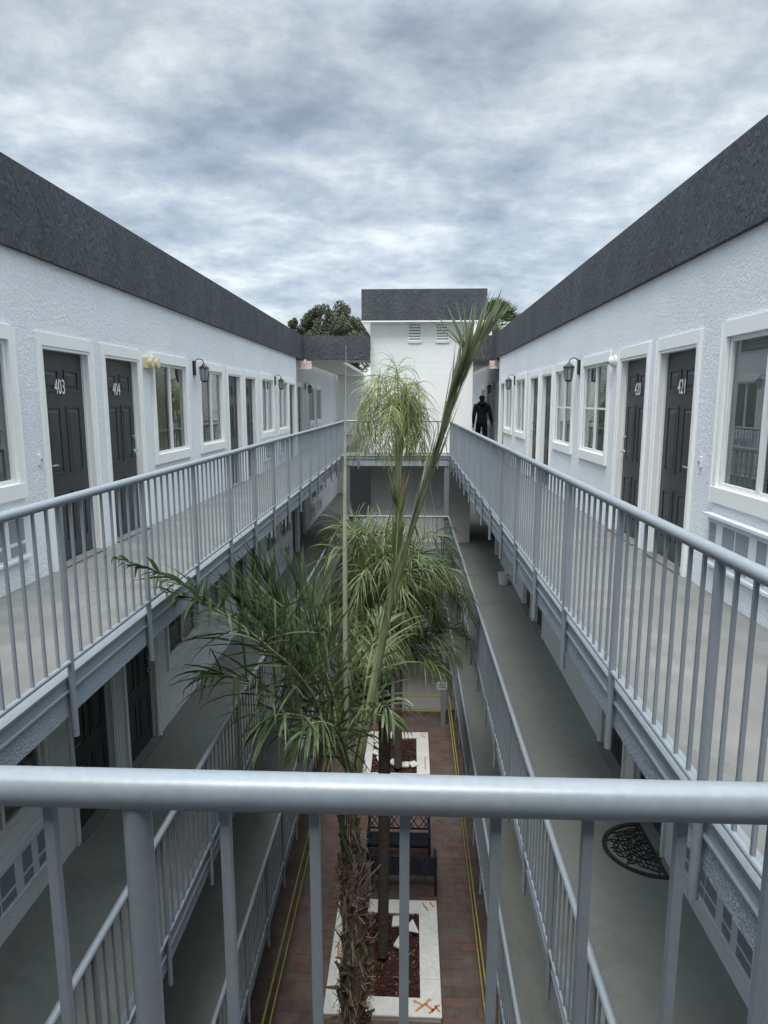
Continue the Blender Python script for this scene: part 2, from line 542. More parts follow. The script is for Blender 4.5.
WZ0, WZ1 = 0.905, 2.115
def m_wcasing(hw):
    m = MB()
    for s in (-1, 1):
        a, b = sorted((s * hw, s * (hw + 0.085)))
        m.box(-0.06, 0.03, a, b, WZ0, WZ1)
        a, b = sorted((s * (hw + 0.067), s * (hw + 0.087)))
        m.box(0.03, 0.038, a, b, WZ0 - 0.13, WZ1 + 0.122)
    m.box(-0.06, 0.0302, -hw - 0.085, hw + 0.085, WZ1, WZ1 + 0.12)
    m.box(-0.06, 0.036, -hw - 0.085, hw + 0.085, WZ0 - 0.125, WZ0)
    return m.mesh('window', M['trim'])
def m_sash(hw, muntin):
    m = MB()
    t = 0.038
    x0, x1 = -0.052, -0.006
    for s in (-1, 1):
        a, b = sorted((s * hw, s * (hw - t)))
        m.box(x0, x1, a, b, WZ0 + t, WZ1 - t)
    m.box(x0, x1, -hw, hw, WZ0, WZ0 + t)
    m.box(x0, x1, -hw, hw, WZ1 - t, WZ1)
    m.box(x0 + 0.004, x1 + 0.004, -0.024, 0.024, WZ0 + t, WZ1 - t)
    if muntin:
        zc_ = (WZ0 + WZ1) / 2
        m.box(x0 + 0.012, x1 - 0.012, -hw + t, -0.024, zc_ - 0.013, zc_ + 0.013)
        m.box(x0 + 0.012, x1 - 0.012, 0.024, hw - t, zc_ - 0.013, zc_ + 0.013)
    return m.mesh('sash_frame', M['vinyl'])
def m_pane(hw, s, mt):
    m = MB()
    a, b = sorted((s * 0.024, s * (hw - 0.038)))
    x = -0.03
    m.quad((x, a, WZ0 + .038), (x, b, WZ0 + .038), (x, b, WZ1 - .038), (x, a, WZ1 - .038))
    return m.mesh('pane', mt)
def m_blind(hw, s, mt, drop=1.0, tilt=28):
    m = MB()
    a, b = sorted((s * 0.02, s * (hw - 0.01)))
    z = WZ1 - 0.06
    zb = WZ1 - (WZ1 - WZ0) * drop
    while z > zb:
        c, q = math.cos(R(tilt)) * 0.02, math.sin(R(tilt)) * 0.02
        m.quad((-0.072 - c, a, z + q), (-0.072 - c, b, z + q), (-0.072 + c, b, z - q), (-0.072 + c, a, z - q))
        z -= 0.034
    m.box(-0.095, -0.055, a, b, WZ1 - 0.05, WZ1 - 0.01)
    return m.mesh('blind', mt)
def m_curtain(hw, y0, y1):
    m = MB()
    n = 36
    for i in range(n):
        p = []
        for k in (i, i + 1):
            y = y0 + (y1 - y0) * k / n
            p.append((y, -0.15 + 0.022 * math.sin(k * 1.35) + 0.008 * math.sin(k * 3.1)))
        m.quad((p[0][1], p[0][0], WZ0 - .1), (p[1][1], p[1][0], WZ0 - .1), (p[1][1], p[1][0], WZ1 + .03), (p[0][1], p[0][0], WZ1 + .03))
    return m.mesh('curtain', M['curtain'], True)
HW = 0.62
WCAS, SASH, SASHM = m_wcasing(HW), m_sash(HW, False), m_sash(HW, True)
PANE = {(-1, 0): m_pane(HW, -1, M['glass']), (1, 0): m_pane(HW, 1, M['glass']),
        (-1, 1): m_pane(HW, -1, M['screen']), (1, 1): m_pane(HW, 1, M['screen'])}
BL = {}
for s in (-1, 1):
    for k, (mt, dr, ti) in enumerate(((M['blind'], 1.0, 28), (M['blind_warm'], 1.0, 68), (M['blind'], 0.55, 35))):
        BL[(s, k)] = m_blind(HW, s, mt, dr, ti)
CURT = m_curtain(HW, -HW, -0.12)
CURT2 = m_curtain(HW, 0.03, HW)
def m_cover():
    m = MB()
    m.box(-0.01, 0.035, -0.68, 0.68, 0.27, 0.66)
    m.box(-0.01, 0.075, -0.70, 0.70, 0.66, 0.685)
    m.box(-0.01, 0.045, -0.69, 0.69, 0.245, 0.27)
    return m.mesh('air_conditioner', M['ac'])
def m_grille():
    r = []
    for a, b in ((-0.64, -0.52), (-0.40, -0.20), (-0.18, 0.02), (0.14, 0.28), (0.38, 0.60)):
        for c, d in ((0.42, 0.61), (0.30, 0.39)):
            m = MB()
            m.box(0.035, 0.037, a, b, c, d)
            r.append(m.mesh('grille', M['acgrille']))
    return r
COV, GRI = m_cover(), m_grille()

# digits as thin boxes (tall thin house numbers)
def text_mesh(txt, size, mt, ext=0.004, name='door_number'):
    cu = bpy.data.curves.new('t', 'FONT')
    cu.body = txt
    cu.size = size
    cu.extrude = ext
    cu.align_x = 'CENTER'
    o = bpy.data.objects.new('t', cu)
    col.objects.link(o)
    bpy.context.view_layer.update()
    me = bpy.data.meshes.new_from_object(o.evaluated_get(bpy.context.evaluated_depsgraph_get()))
    bpy.data.objects.remove(o)
    me.name = name
    me.materials.clear()
    me.materials.append(mt)
    # text lies in XY facing +Z: turn it to face +x, reading along +y
    me.transform(Matrix(((0, 0, 1, 0), (1, 0, 0, 0), (0, 1, 0, 0), (0, 0, 0, 1))))
    return me

# ------------------------------------------------------------------ wings
def wing(side):
    left = side < 0
    wx = WL if left else WR
    out = 1 if left else -1       # direction from wall to courtyard
    rz = 0.0 if left else math.pi
    lab = ('white stucco apartment wing with charcoal parapet along the left side, doors 403 and 404' if left else
           'white stucco apartment wing with charcoal parapet along the right side, doors 420 and 421')
    root = thing('apartment_building', lab, 'building', (wx, 0, G))
    def X(d):                      # d metres out of the wall into the courtyard
        return wx + out * d
    def bx(m, d0, d1, y0, y1, z0, z1):
        a, b = sorted((X(d0), X(d1)))
        m.box(a, b, y0, y1, z0, z1)
    corner = 20.0 if left else 19.95
    pairs = [0.95, 7.24, 13.55, 19.9] if left else [0.9, 7.31, 13.55, 19.75]
    wins = ([-1.75, 3.0, 4.99, 9.46, 11.4, 15.85, 17.75] if left else [-1.9, 3.0, 5.0, 9.53, 11.45, 15.9, 17.85])
    doors = []
    for p in pairs[:3]:
        doors += [(p - 0.64, 1), (p + 0.64, -1)]
    doors.append((pairs[3] - 0.75, 1))
    for li, z0 in enumerate(LEV):
        ops = sorted([(y - DW, y + DW, 0.0, DH) for y, _ in doors if y < corner - .5] +
                     [(y - HW, y + HW, WZ0, WZ1) for y in wins])
        m = MB()
        y = -3.0
        for (a, b, zb, zt) in ops:
            bx(m, -0.2, 0, y, a, z0, z0 + FL)
            if zb > 0:
                bx(m, -0.2, 0, a, b, z0, z0 + zb)
            bx(m, -0.2, 0, a, b, z0 + zt, z0 + FL)
            y = b
        bx(m, -0.2, 0, y, corner, z0, z0 + FL)
        # recessed stretch beyond the corner
        ops2 = [(20.35, 21.28, 0, DH), (21.55, 22.48, 0, DH), (24.0, 25.2, WZ0, WZ1), (25.9, 27.1, WZ0, WZ1)]
        bx(m, -0.45, -0.2, corner - .15, corner, z0, z0 + FL)
        y = corner
        for (a, b, zb, zt) in ops2:
            bx(m, -0.45, -0.25, y, a, z0, z0 + FL)
            if zb > 0:
                bx(m, -0.45, -0.25, a, b, z0, z0 + zb)
            bx(m, -0.45, -0.25, a, b, z0 + zt, z0 + FL)
            y = b
        bx(m, -0.45, -0.25, y, 33, z0, z0 + FL)
        m.build('wall', M['stucco'], root)
        # base strip where the coating turns up the wall
        # room behind
        m = MB()
        bx(m, -1.8, -1.75, -3, 33, z0, z0 + FL - 0.25)
        bx(m, -5.0, -0.45, -3, 33, z0 - 0.2, z0 - 0.001)
        m.build('room', M['dark'], root)
        # openings
        zz = z0 - G
        for di, (yy, hs) in enumerate(doors + [(20.815, 1), (22.015, -1)]):
            if doors and yy == doors[-1][0] and di == len(doors) - 1 and yy > corner - .5:
                continue
            ox = 0.0 if di < len(doors) else -0.25 * out
            loc = (ox, yy, zz)
            d = inst('door', LEAF, root, loc, rz)
            inst('casing', CAS, d, (0, 0, 0))
            inst('threshold', THR, d, (0, 0, 0))
            s = hs * -1            # near-side handle for the first door of a pair
            ysign = s if left else -s
            h = inst('handle', HAND, d, (0, ysign * 0.37, 1.0))
            if ysign > 0:
                h.rotation_euler = (math.pi, 0, 0)
            inst('deadbolt', BOLT, d, (0, ysign * 0.37, 1.17))
            if li == 0 and di in (2, 3):
                num = {(-1, 2): '403', (-1, 3): '404', (1, 2): '421', (1, 3): '420'}[(side, di)]
                me = text_mesh(num, 0.175, M['number'], 0.0015)
                nb = inst('door_number', me, d, (-0.056, -0.05 if left else 0.0, 1.68))
                nb.scale = (1, 0.78, 1.15)
        for wi, yy in enumerate(wins + [24.6, 26.5]):
            ox = 0.0 if wi < len(wins) else -0.25 * out
            loc = (ox, yy, zz)
            wo = inst('window', WCAS, root, loc, rz)
            inst('sash_frame', SASHM if (not left and wi in (3, 4)) else SASH, wo, (0, 0, 0))
            near = -1 if left else 1
            for s in (-1, 1):
                scr = 1 if s == near else 0
                if wi == 2 and left: scr = 0
                inst('pane', PANE[(s, scr)], wo, (0, 0, 0))
                k = (wi * 3 + li * 5 + (s > 0) * 2 + (0 if left else 1)) % 4
                if wi == 2: k = 0 if left else 1
                if wi == 2 and left and s > 0: k = 3
                if k < 3:
                    inst('blind', BL[(s, k)], wo, (0, 0, 0))
            if wi == 2 and left:
                inst('curtain', CURT2, wo, (0, 0, 0))
            if (wi + li) % 3 == 0:
                inst('curtain', CURT, wo, (0, 0, 0))
            if not (wi == 2 or (yy > 14 and left) or yy > 20):
                continue
            ac = inst('air_conditioner', COV, root, loc, rz)
            for gr_ in (GRI if yy < 7 else GRI[2:8]):
                inst('grille', gr_, ac, (0, 0, 0))
    # parapet and roof
    m = MB()
    bx(m, -0.55, 0.05, -3, 21.0, FL, 3.60)
    m.build('parapet', M['parapet'], root)
    m = MB()
    bx(m, -5.0, -0.55, -3, 33, FL, 3.1)
    bx(m, -0.56, -0.25, 21.0, 33, FL, 3.1)
    m.build('roof', M['soffit'], root)
    m = MB()
    bx(m, -5.2, -5.0, -3, 33, G, 3.4)
    m.build('rear_wall', M['stucco'], root)
    # walkways
    ed = XL - 0.026 if left else XR + 0.026
    def sbox(m, xa, xb, *r):
        a, b = sorted((xa, xb)); m.box(a, b, *r)
    for li, z0 in enumerate(LEV[:3]):
        m = MB()
        sbox(m, wx, ed - out * 0.012, -3, TY, z0 - 0.16, z0)
        if left:
            sbox(m, wx, wx - 0.25, corner, 33, z0 - 0.16, z0)
            sbox(m, wx, -2.3, TY, 33, z0 - 0.16, z0)
        else:
            sbox(m, wx, wx + 0.25, corner, 33, z0 - 0.16, z0)
            sbox(m, wx, TX1, TY, 33, z0 - 0.16, z0)
        sl_ = m.build('walkway', M['floor4'] if li == 0 else M['floor'], root)
        m = MB()          # steel nosing channel
        e0, e1 = ed - out * 0.012, ed + out * 0.0
        sbox(m, e0, e1, YN, YF, z0 - 0.085, z0 - 0.006)
        sbox(m, ed - out * 0.085, ed + out * 0.012, YN, YF, z0 - 0.012, z0 + 0.004)
        sbox(m, e0, ed + out * 0.016, YN, YF, z0 - 0.096, z0 - 0.085)
        m.build('edge_channel', M['rail'], sl_, origin=WORLD[root.name])
        m = MB()
        sbox(m, ed - out * 0.14, ed - out * 0.002, YN, YF, z0 - 0.25, z0 - 0.096)
        m.build('fascia', M['fascia'], sl_, origin=WORLD[root.name])
    return root
left_wing = wing(-1)
right_wing = wing(1)

# ------------------------------------------------------------------ tower with cross walkways
tw = thing('stair_tower', 'white painted tower with black parapet closing the far end between the wings', 'building', (0.3, TY, G))
m = MB(); m.box(TX0, TX1, TY, 25.2, G, 4.04); m.build('wall', M['tower'], tw)
m = MB(); m.box(TX0 - 0.25, TX1 + 0.36, TY - 0.3, 25.5, 4.04, 4.96); m.build('parapet', M['parapet'], tw)
m = MB()
m.box(TX0 - 0.25, TX1 + 0.36, TY - 0.3, 25.5, 4.0, 4.038)
m.build('soffit', M['trim'], tw)
for x0 in (-0.09, 0.76):
    m = MB()
    y = TY - 0.01
    for i in range(6):
        z = 3.45 + i * 0.083
        m.quad((x0, y - 0.03, z), (x0 + 0.36, y - 0.03, z), (x0 + 0.36, y + 0.008, z + 0.06), (x0, y + 0.008, z + 0.06))
    m.box(x0 - 0.03, x0, y - 0.03, y + 0.0095, 3.42, 3.97); m.box(x0 + 0.36, x0 + 0.39, y - 0.03, y + 0.0095, 3.42, 3.97)
    m.box(x0, x0 + 0.36, y - 0.03, y + 0.0095, 3.40, 3.44); m.box(x0, x0 + 0.36, y - 0.03, y + 0.0095, 3.95, 3.985)
    v = m.build('vent', M['trim'], tw)
    MB().box(x0, x0 + 0.36, TY - 0.002, TY + 0.01, 3.44, 3.95).build('vent_shade_panel', M['dark'], v, origin=WORLD[tw.name])  # flat dark panel, its colour standing in for shade behind the slats
# unseen tower and low roof behind the viewer, added to shade the near railing
ne = thing('stair_tower', 'unseen grey tower with low roof behind the viewer, added to shade the near railing', 'building', (0.3, -1.3, G))
MB().box(WL - 0.1, WR + 0.1, -3.0, -1.3, G, FL + 0.3).build('wall', M['fascia'], ne)  # kept grey so less light bounces onto the near balusters
MB().box(WL - 0.05, WR + 0.05, -1.3, -0.55, FL + 0.01, 3.3).build('roof', M['parapet'], ne)
MB().box(WL + 0.051, WR - 0.051, -0.55, -0.45, FL - 0.02, 3.597).build('parapet', M['parapet'], ne)
# low cross roofs either side of the tower
for (x0, x1) in ((WL - 0.549, TX0 - 0.002), (TX1 + 0.002, WR + 0.549)):
    MB().box(x0, x1, 21.003, 21.2, FL + 0.003, 3.597).build('parapet', M['parapet'], tw)
    MB().box(x0, x1, 21.2, 22.8, FL + 0.01, 3.0).build('roof', M['soffit'], tw)
MB().box(TX1, WR + 0.2, 22.8, 33, FL + 0.01, 3.0).build('roof', M['soffit'], tw)
MB().box(WL - 0.2, -2.3, 22.8, 33, FL + 0.01, 3.0).build('roof', M['soffit'], tw)
MB().box(-8, 8, 33, 33.2, G, 2.88).build('end_wall', M['tower'], tw)
for li, z0 in enumerate(LEV[:3]):
    xa, xb = XL - 0.014, XR + 0.014
    s_ = MB().box(xa, xb, YF + 0.04, TY, z0 - 0.16, z0 - 0.001).build('walkway', M['floor4'] if li == 0 else M['floor'], tw)
    c_ = MB()
    c_.box(xa, xb, YF + 0.026, YF + 0.04, z0 - 0.085, z0 - 0.006)
    c_.box(xa, xb, YF + 0.01, YF + 0.04, z0 - 0.0955, z0 - 0.0855)
    c_.box(xa, xb, YF + 0.012, YF + 0.04, z0 - 0.011, z0 + 0.003)
    c_.build('edge_channel', M['rail'], s_, origin=WORLD[tw.name])
    MB().box(xa, xb, YF + 0.028, YF + 0.17, z0 - 0.30, z0 - 0.096).build('fascia', M['fascia'], s_, origin=WORLD[tw.name])
    s2 = MB().box(xa, xb, -0.9, YN - 0.04, z0 - 0.16, z0 - 0.001).build('walkway', M['floor4'] if li == 0 else M['floor'], tw)
    c_ = MB().box(xa, xb, YN - 0.04, YN - 0.026, z0 - 0.085, z0 + 0.003)
    c_.build('edge_channel', M['rail'], s2, origin=WORLD[tw.name])
    MB().box(xa, xb, YN - 0.17, YN - 0.028, z0 - 0.25, z0 - 0.096).build('fascia', M['fascia'], s2, origin=WORLD[tw.name])
# corner columns below the cross walkway
for cx in (-1.93, 1.08):
    for k in range(3):
        z1 = LEV[k] - 0.30
        MB().box(cx - 0.075, cx + 0.075, YF + 0.05, YF + 0.2, LEV[k + 1] + 0.001, z1 - 0.001 + 0.14).build('column', M['rail'], tw)
# flights of stairs left of the tower
for k in range(3):
    zb = LEV[k + 1]
    m = MB()
    n = 15
    for i in range(n):
        z = zb + FL * (i + 1) / (n + 1)
        y = 26.4 - i * 0.28
        m.box(-2.25, -1.35, y - 0.30, y, z - 0.19, z)
    for x in (-2.27, -1.33):
        m.bar((x, 26.5, zb), (x, 26.5 - 15.6 * 0.28, zb + FL), 0.05, 0.30)
    m.bar((-1.8, 26.5, zb - 0.1), (-1.8, 26.5 - 15.6 * 0.28, zb + FL - 0.1), 0.88, 0.06)
    st = m.build('staircase', M['stucco'], tw)
    m = MB()
    for x in (-2.27, -1.33):
        m.tube([(x, 26.4, zb + 0.95), (x, 22.2, zb + FL + 0.9)], 0.025, 8)
        for i in range(16):
            y = 22.2 + i * 0.27
            z = zb + FL * (26.5 - y) / 4.37
            m.bar((x, y, z), (x, y, z + 0.93), 0.014, 0.014)
    m.build('handrail', M['rail'], st, origin=WORLD[tw.name])

# ------------------------------------------------------------------ railings
ZB, ZT, RT = 0.09, 1.042, 0.028
BAL = MB().bar((0, 0, ZB - 0.015), (0, 0, ZT - 0.02), 0.0145, 0.0145, up=(0, 1, 0)).mesh('baluster', M['rail'])
POSTM = MB().tube([(0, 0, -0.38), (0, 0, -0.377), (0, 0, ZT - 0.01)], [0.017, 0.0205, 0.0205], 14).mesh('post', M['rail'], True)
def railing(label, p0, p1, posts, along, zlev, outx, level_i, sp=1.19):
    """p0,p1: end coordinates along; 'along' axis 'x' or 'y'"""
    const = p0[1] if along == 'x' else p0[0]
    a0, a1 = (p0[0], p1[0]) if along == 'x' else (p0[1], p1[1])
    base = Vector((p0[0], p0[1], zlev))
    root = thing('railing', label, 'railing', base, 'blue grey walkway railings')
    def P(t, z):
        return Vector((t, const, zlev + z)) if along == 'x' else Vector((const, t, zlev + z))
    ns = 24
    m = MB().tube([P(a0 + (a1 - a0) * i / ns, ZT) for i in range(ns + 1)], RT, 20)
    m.build('top_rail', M['rail'], root, True)
    MB().tube([P(a0, ZB), P(a1, ZB)], 0.0155, 12).build('bottom_rail', M['rail'], root, True)
    bal = []
    ps = []
    p = posts
    while p - sp > a0 + 0.05: p -= sp
    start = p
    while p < a1 - 0.03:
        ps.append(p); p += sp
    k = -9
    while True:
        t = start + k * sp / 9
        if t > a1 - 0.04: break
        if t > a0 + 0.04 and k % 9 != 0:
            bal.append(t)
        k += 1
    for t in ps:
        inst('post', POSTM, root, P(t, 0) - base, 0)
    near = sorted(bal, key=lambda t: (P(t, .5) - EYE).length)
    # those behind the camera's edge of the picture stay out of the first hundred
    vis = [t for t in near if P(t, 0).y > 0.85]
    for t in vis[:100]:
        inst('baluster', BAL, root, P(t, 0) - base)
    rest = vis[100:]
    if rest:
        m = MB()
        for t in rest:
            m.bar(P(t, ZB - 0.015), P(t, ZT - 0.02), 0.0145, 0.0145, up=(0, 1, 0))
        o = m.build('baluster', M['rail'], root)
        o['kind'] = 'stuff'
    return root
fl_names = ['top-floor', 'third-floor', 'second-floor']
for li in range(3):
    z0 = LEV[li]
    railing('long blue-grey metal railing along the left %s walkway' % fl_names[li], (XL, YN + 0.03), (XL, YF - 0.0), 3.68, 'y', z0, -1, li)
    railing('long blue-grey metal railing along the right %s walkway' % fl_names[li], (XR, YN + 0.03), (XR, YF - 0.0), 2.47, 'y', z0, 1, li)
    railing('short blue-grey metal railing across the far end of the %s, before the tower' % fl_names[li], (XL, YF), (XR, YF), -0.39, 'x', z0, 0, li)
railing('nearest blue-grey metal railing, its thick tube crossing the whole foreground', (XL, YN), (XR, YN), -0.399, 'x', 0.0, 0, 0, 1.18)

# ------------------------------------------------------------------ wall lanterns and small fittings
def lantern_parts(root, rz):
    def b(m, name, mt, smooth=False):
        me = m.mesh(name, mt, smooth)
        return inst(name, me, root, (0, 0, 0), rz)
    m = MB(); m.box(0, 0.018, -0.055, 0.055, -0.02, 0.2)
    m.box(0.018, 0.028, -0.035, 0.035, 0.0, 0.18)
    b(m, 'backplate', M['black'])
    m = MB()
    pts = [Vector((0.02, 0, 0.1))]
    for i in range(11):
        t = math.pi * (1.0 - i / 10)
        pts.append(Vector((0.09 + 0.07 * math.cos(t), 0, 0.16 + 0.07 * math.sin(t))))
    m.tube(pts, 0.008, 8)
    b(m, 'arm', M['black'], True)
    m = MB()
    cx = 0.16
    m.tube([(cx, 0, 0.165), (cx, 0, 0.14), (cx, 0, 0.10), (cx, 0, 0.085)], [0.012, 0.03, 0.085, 0.088], 6)
    m.tube([(cx, 0, -0.13), (cx, 0, -0.115), (cx, 0, -0.10)], [0.02, 0.05, 0.055], 6)
    for k in range(6):
        t = math.pi / 3 * k
        a = Vector((cx + 0.08 * math.cos(t), 0.08 * math.sin(t), 0.085)); c = Vector((cx + 0.055 * math.cos(t), 0.055 * math.sin(t), -0.10))
        m.bar(a, c, 0.008, 0.008)
    b(m, 'cage', M['black'])
    m = MB(); m.tube([(cx, 0, -0.10), (cx, 0, 0.085)], [0.047, 0.071], 6)
    b(m, 'lamp_glass', M['frosted'])
lan = [(-1, 10.53, 'black lantern on the left wall between the two windows past door 404', 0),
       (-1, 16.8, 'small black lantern on the left wall further along, between the second pair of windows', 0),
       (-1, 23.2, 'tiny black lantern on the recessed left wall under the low roof', -0.25),
       (1, 10.5, 'black lantern on the right wall between the two windows past door 420', 0),
       (1, 16.9, 'small black lantern on the right wall, second along from door 420', 0),
       (1, 23.2, 'tiny black lantern on the recessed right wall beside the walking person', -0.25)]
for s, yy, lb, off in lan:
    wx = WL if s < 0 else WR
    o_ = 1 if s < 0 else -1
    r_ = thing('wall_lantern', lb, 'lamp', (wx + o_ * off, yy, 2.03), 'black wall lanterns')
    lantern_parts(r_, 0 if s < 0 else math.pi)
for (s, yy) in ((-1, 3.0 + 1.06),):
    pass
# emergency light on the left wall
r_ = thing('emergency_light', 'yellowed plastic emergency light with two round heads above door 404', 'light', (WL, 8.66, 2.03))
inst('housing', MB().box(0, 0.075, -0.13, 0.13, 0, 0.13).mesh('housing', M['cream']), r_, (0, 0, 0))
for y in (-0.11, 0.09):
    m = MB(); m.tube([(0.05, y, 0.065), (0.08, y, 0.065), (0.115, y, 0.062), (0.12, y, 0.062)], [0.025, 0.05, 0.062, 0.055], 16)
    inst('lamp_head', m.mesh('lamp_head', M['cream'], True), r_, (0, 0, 0))
r_ = thing('security_camera', 'round white dome camera on the right wall beside door 420', 'camera', (WR, 8.68, 2.10))
m = MB(); m.tube([(0, 0, 0), (-0.03, 0, 0)], 0.075, 20); inst('mount', m.mesh('mount', M['white'], True), r_, (0, 0, 0))
m = MB(); m.tube([(-0.03, 0, 0), (-0.05, 0, -0.005), (-0.075, 0, -0.012), (-0.09, 0, -0.015)], [0.07, 0.064, 0.045, 0.015], 20)
inst('housing', m.mesh('housing', M['white'], True), r_, (0, 0, 0))
m = MB(); m.tube([(-0.088, 0, -0.015), (-0.096, 0, -0.017)], 0.02, 12); inst('lens', m.mesh('lens', M['black'], True), r_, (0, 0, 0))
for s, yy, lb in ((-1, 5.98, 'small white doorbell on the left wall beside door 403'), (1, 5.98, 'small white doorbell on the right wall beside door 421')):
    wx = WL if s < 0 else WR; o_ = -s
    r_ = thing('doorbell', lb, 'doorbell', (wx, yy, 1.08))
    a, b = sorted((0, o_ * 0.018))
    inst('plate', MB().box(a, b, -0.022, 0.022, -0.045, 0.045).mesh('plate', M['white']), r_, (0, 0, 0))
    m = MB(); m.tube([(o_ * 0.018, 0, 0.0), (o_ * 0.026, 0, 0)], 0.013, 12)
    inst('button', m.mesh('button', M['steel'], True), r_, (0, 0, 0))
# exit signs hanging under the low cross roofs
for cx, lb in ((-3.25, 'white exit sign hanging under the low roof at the far left'), (2.55, 'white exit sign with red letters hanging under the low roof at the far right')):
    r_ = thing('exit_sign', lb, 'sign', (cx, 20.85, 2.63))
    inst('box', MB().box(-0.19, 0.19, -0.03, 0.03, -0.03, 0.20).mesh('box', M['signface']), r_, (0, 0, 0))
    inst('bracket', MB().box(-0.03, 0.03, -0.02, 0.02, 0.20, 0.252).mesh('bracket', M['white']), r_, (0, 0, 0))
    me = text_mesh('EXIT', 0.19, M['red'], 0.002, 'lettering')
    o = inst('lettering', me, r_, (0, -0.031, 0.02), -math.pi / 2)
# small notice on the ground-floor column
r_ = thing('notice_sign', 'small white notice on the ground-floor column at the far end', 'sign', (1.03, YF + 0.045, G + 1.35))
inst('plate', MB().box(-0.16, 0.16, -0.008, 0, -0.12, 0.12).mesh('plate', M['white']), r_, (0, 0, 0))
m = MB()
for k in range(3):
    m.box(-0.12, 0.12, -0.011, -0.0085, 0.05 - k * 0.06, 0.075 - k * 0.06)
inst('print', m.mesh('print', M['black']), r_, (0, 0, 0))

# ------------------------------------------------------------------ doormat and bucket on the floor below
z3 = LEV[1]
m = MB()
cxm, cym, ra, rb = WR - 0.065, 6.25, 0.41, 0.48
# rim and flat edge
pts = [Vector((cxm - rb * math.sin(math.pi * i / 30), cym + ra * math.cos(math.pi * i / 30), z3 + 0.008)) for i in range(31)]
for i in range(30):
    m.bar(pts[i], pts[i + 1], 0.045, 0.011)
m.bar((cxm - .01, cym - ra, z3 + 0.008), (cxm - .01, cym + ra, z3 + 0.008), 0.035, 0.010)
rnd = random.Random(3)
for i in range(11):
    for j in range(6):
        u = cym - ra + (i + 0.5 + 0.5 * (j % 2)) * 2 * ra / 11.5
        v = (j + 0.5) * rb / 6
        if ((u - cym) / ra) ** 2 + (v / rb) ** 2 < 0.70:
            p = Vector((cxm - v, u, z3 + 0.0075))
            t = rnd.uniform(0, math.pi)
            # leaf shaped loop
            L, W_ = 0.042, 0.024
            q = []
            for k in range(7):
                a = 2 * math.pi * k / 6
                lx, ly = L * math.cos(a), W_ * math.sin(a)
                q.append(p + Vector((lx * math.cos(t) - ly * math.sin(t), lx * math.sin(t) + ly * math.cos(t), 0)))
            for k in range(6):
                m.bar(q[k], q[k + 1], 0.010, 0.009 + 0.0005 * (k % 2))
            for k in range(2):
                a = t + k * math.pi
                m.bar(p + Vector((math.cos(a), math.sin(a), 0)) * 0.04, p + Vector((math.cos(a + .4), math.sin(a + .4), 0)) * 0.075, 0.010, 0.008)
tag(m.build('doormat', M['rubber'], None, origin=(cxm, cym, z3)), 'black half-round openwork rubber doormat before a right-hand door one floor below', 'doormat')
r_ = thing('bucket', 'small white bucket standing against the wall of the right walkway one floor below', 'bucket', (2.32, 16.3, z3))
m = MB(); m.tube([(2.32, 16.3, z3 + 0.001), (2.32, 16.3, z3 + 0.30)], [0.11, 0.14], 20, caps=False)
m.tube([(2.32, 16.3, z3 + 0.27), (2.32, 16.3, z3 + 0.30)], 0.148, 20, caps=False)
m.tube([(2.32, 16.3, z3 + 0.300), (2.32, 16.3, z3 + 0.05)], [0.135, 0.105], 20, caps=False)
m.build('pail', M['white'], r_, True)
MB().tube([(2.32, 16.3, z3 + 0.12), (2.32, 16.3, z3 + 0.19)], 0.118, 20).build('dark_inside', M['black'], r_, True)  # black plug painted in for the shaded inside of the pail

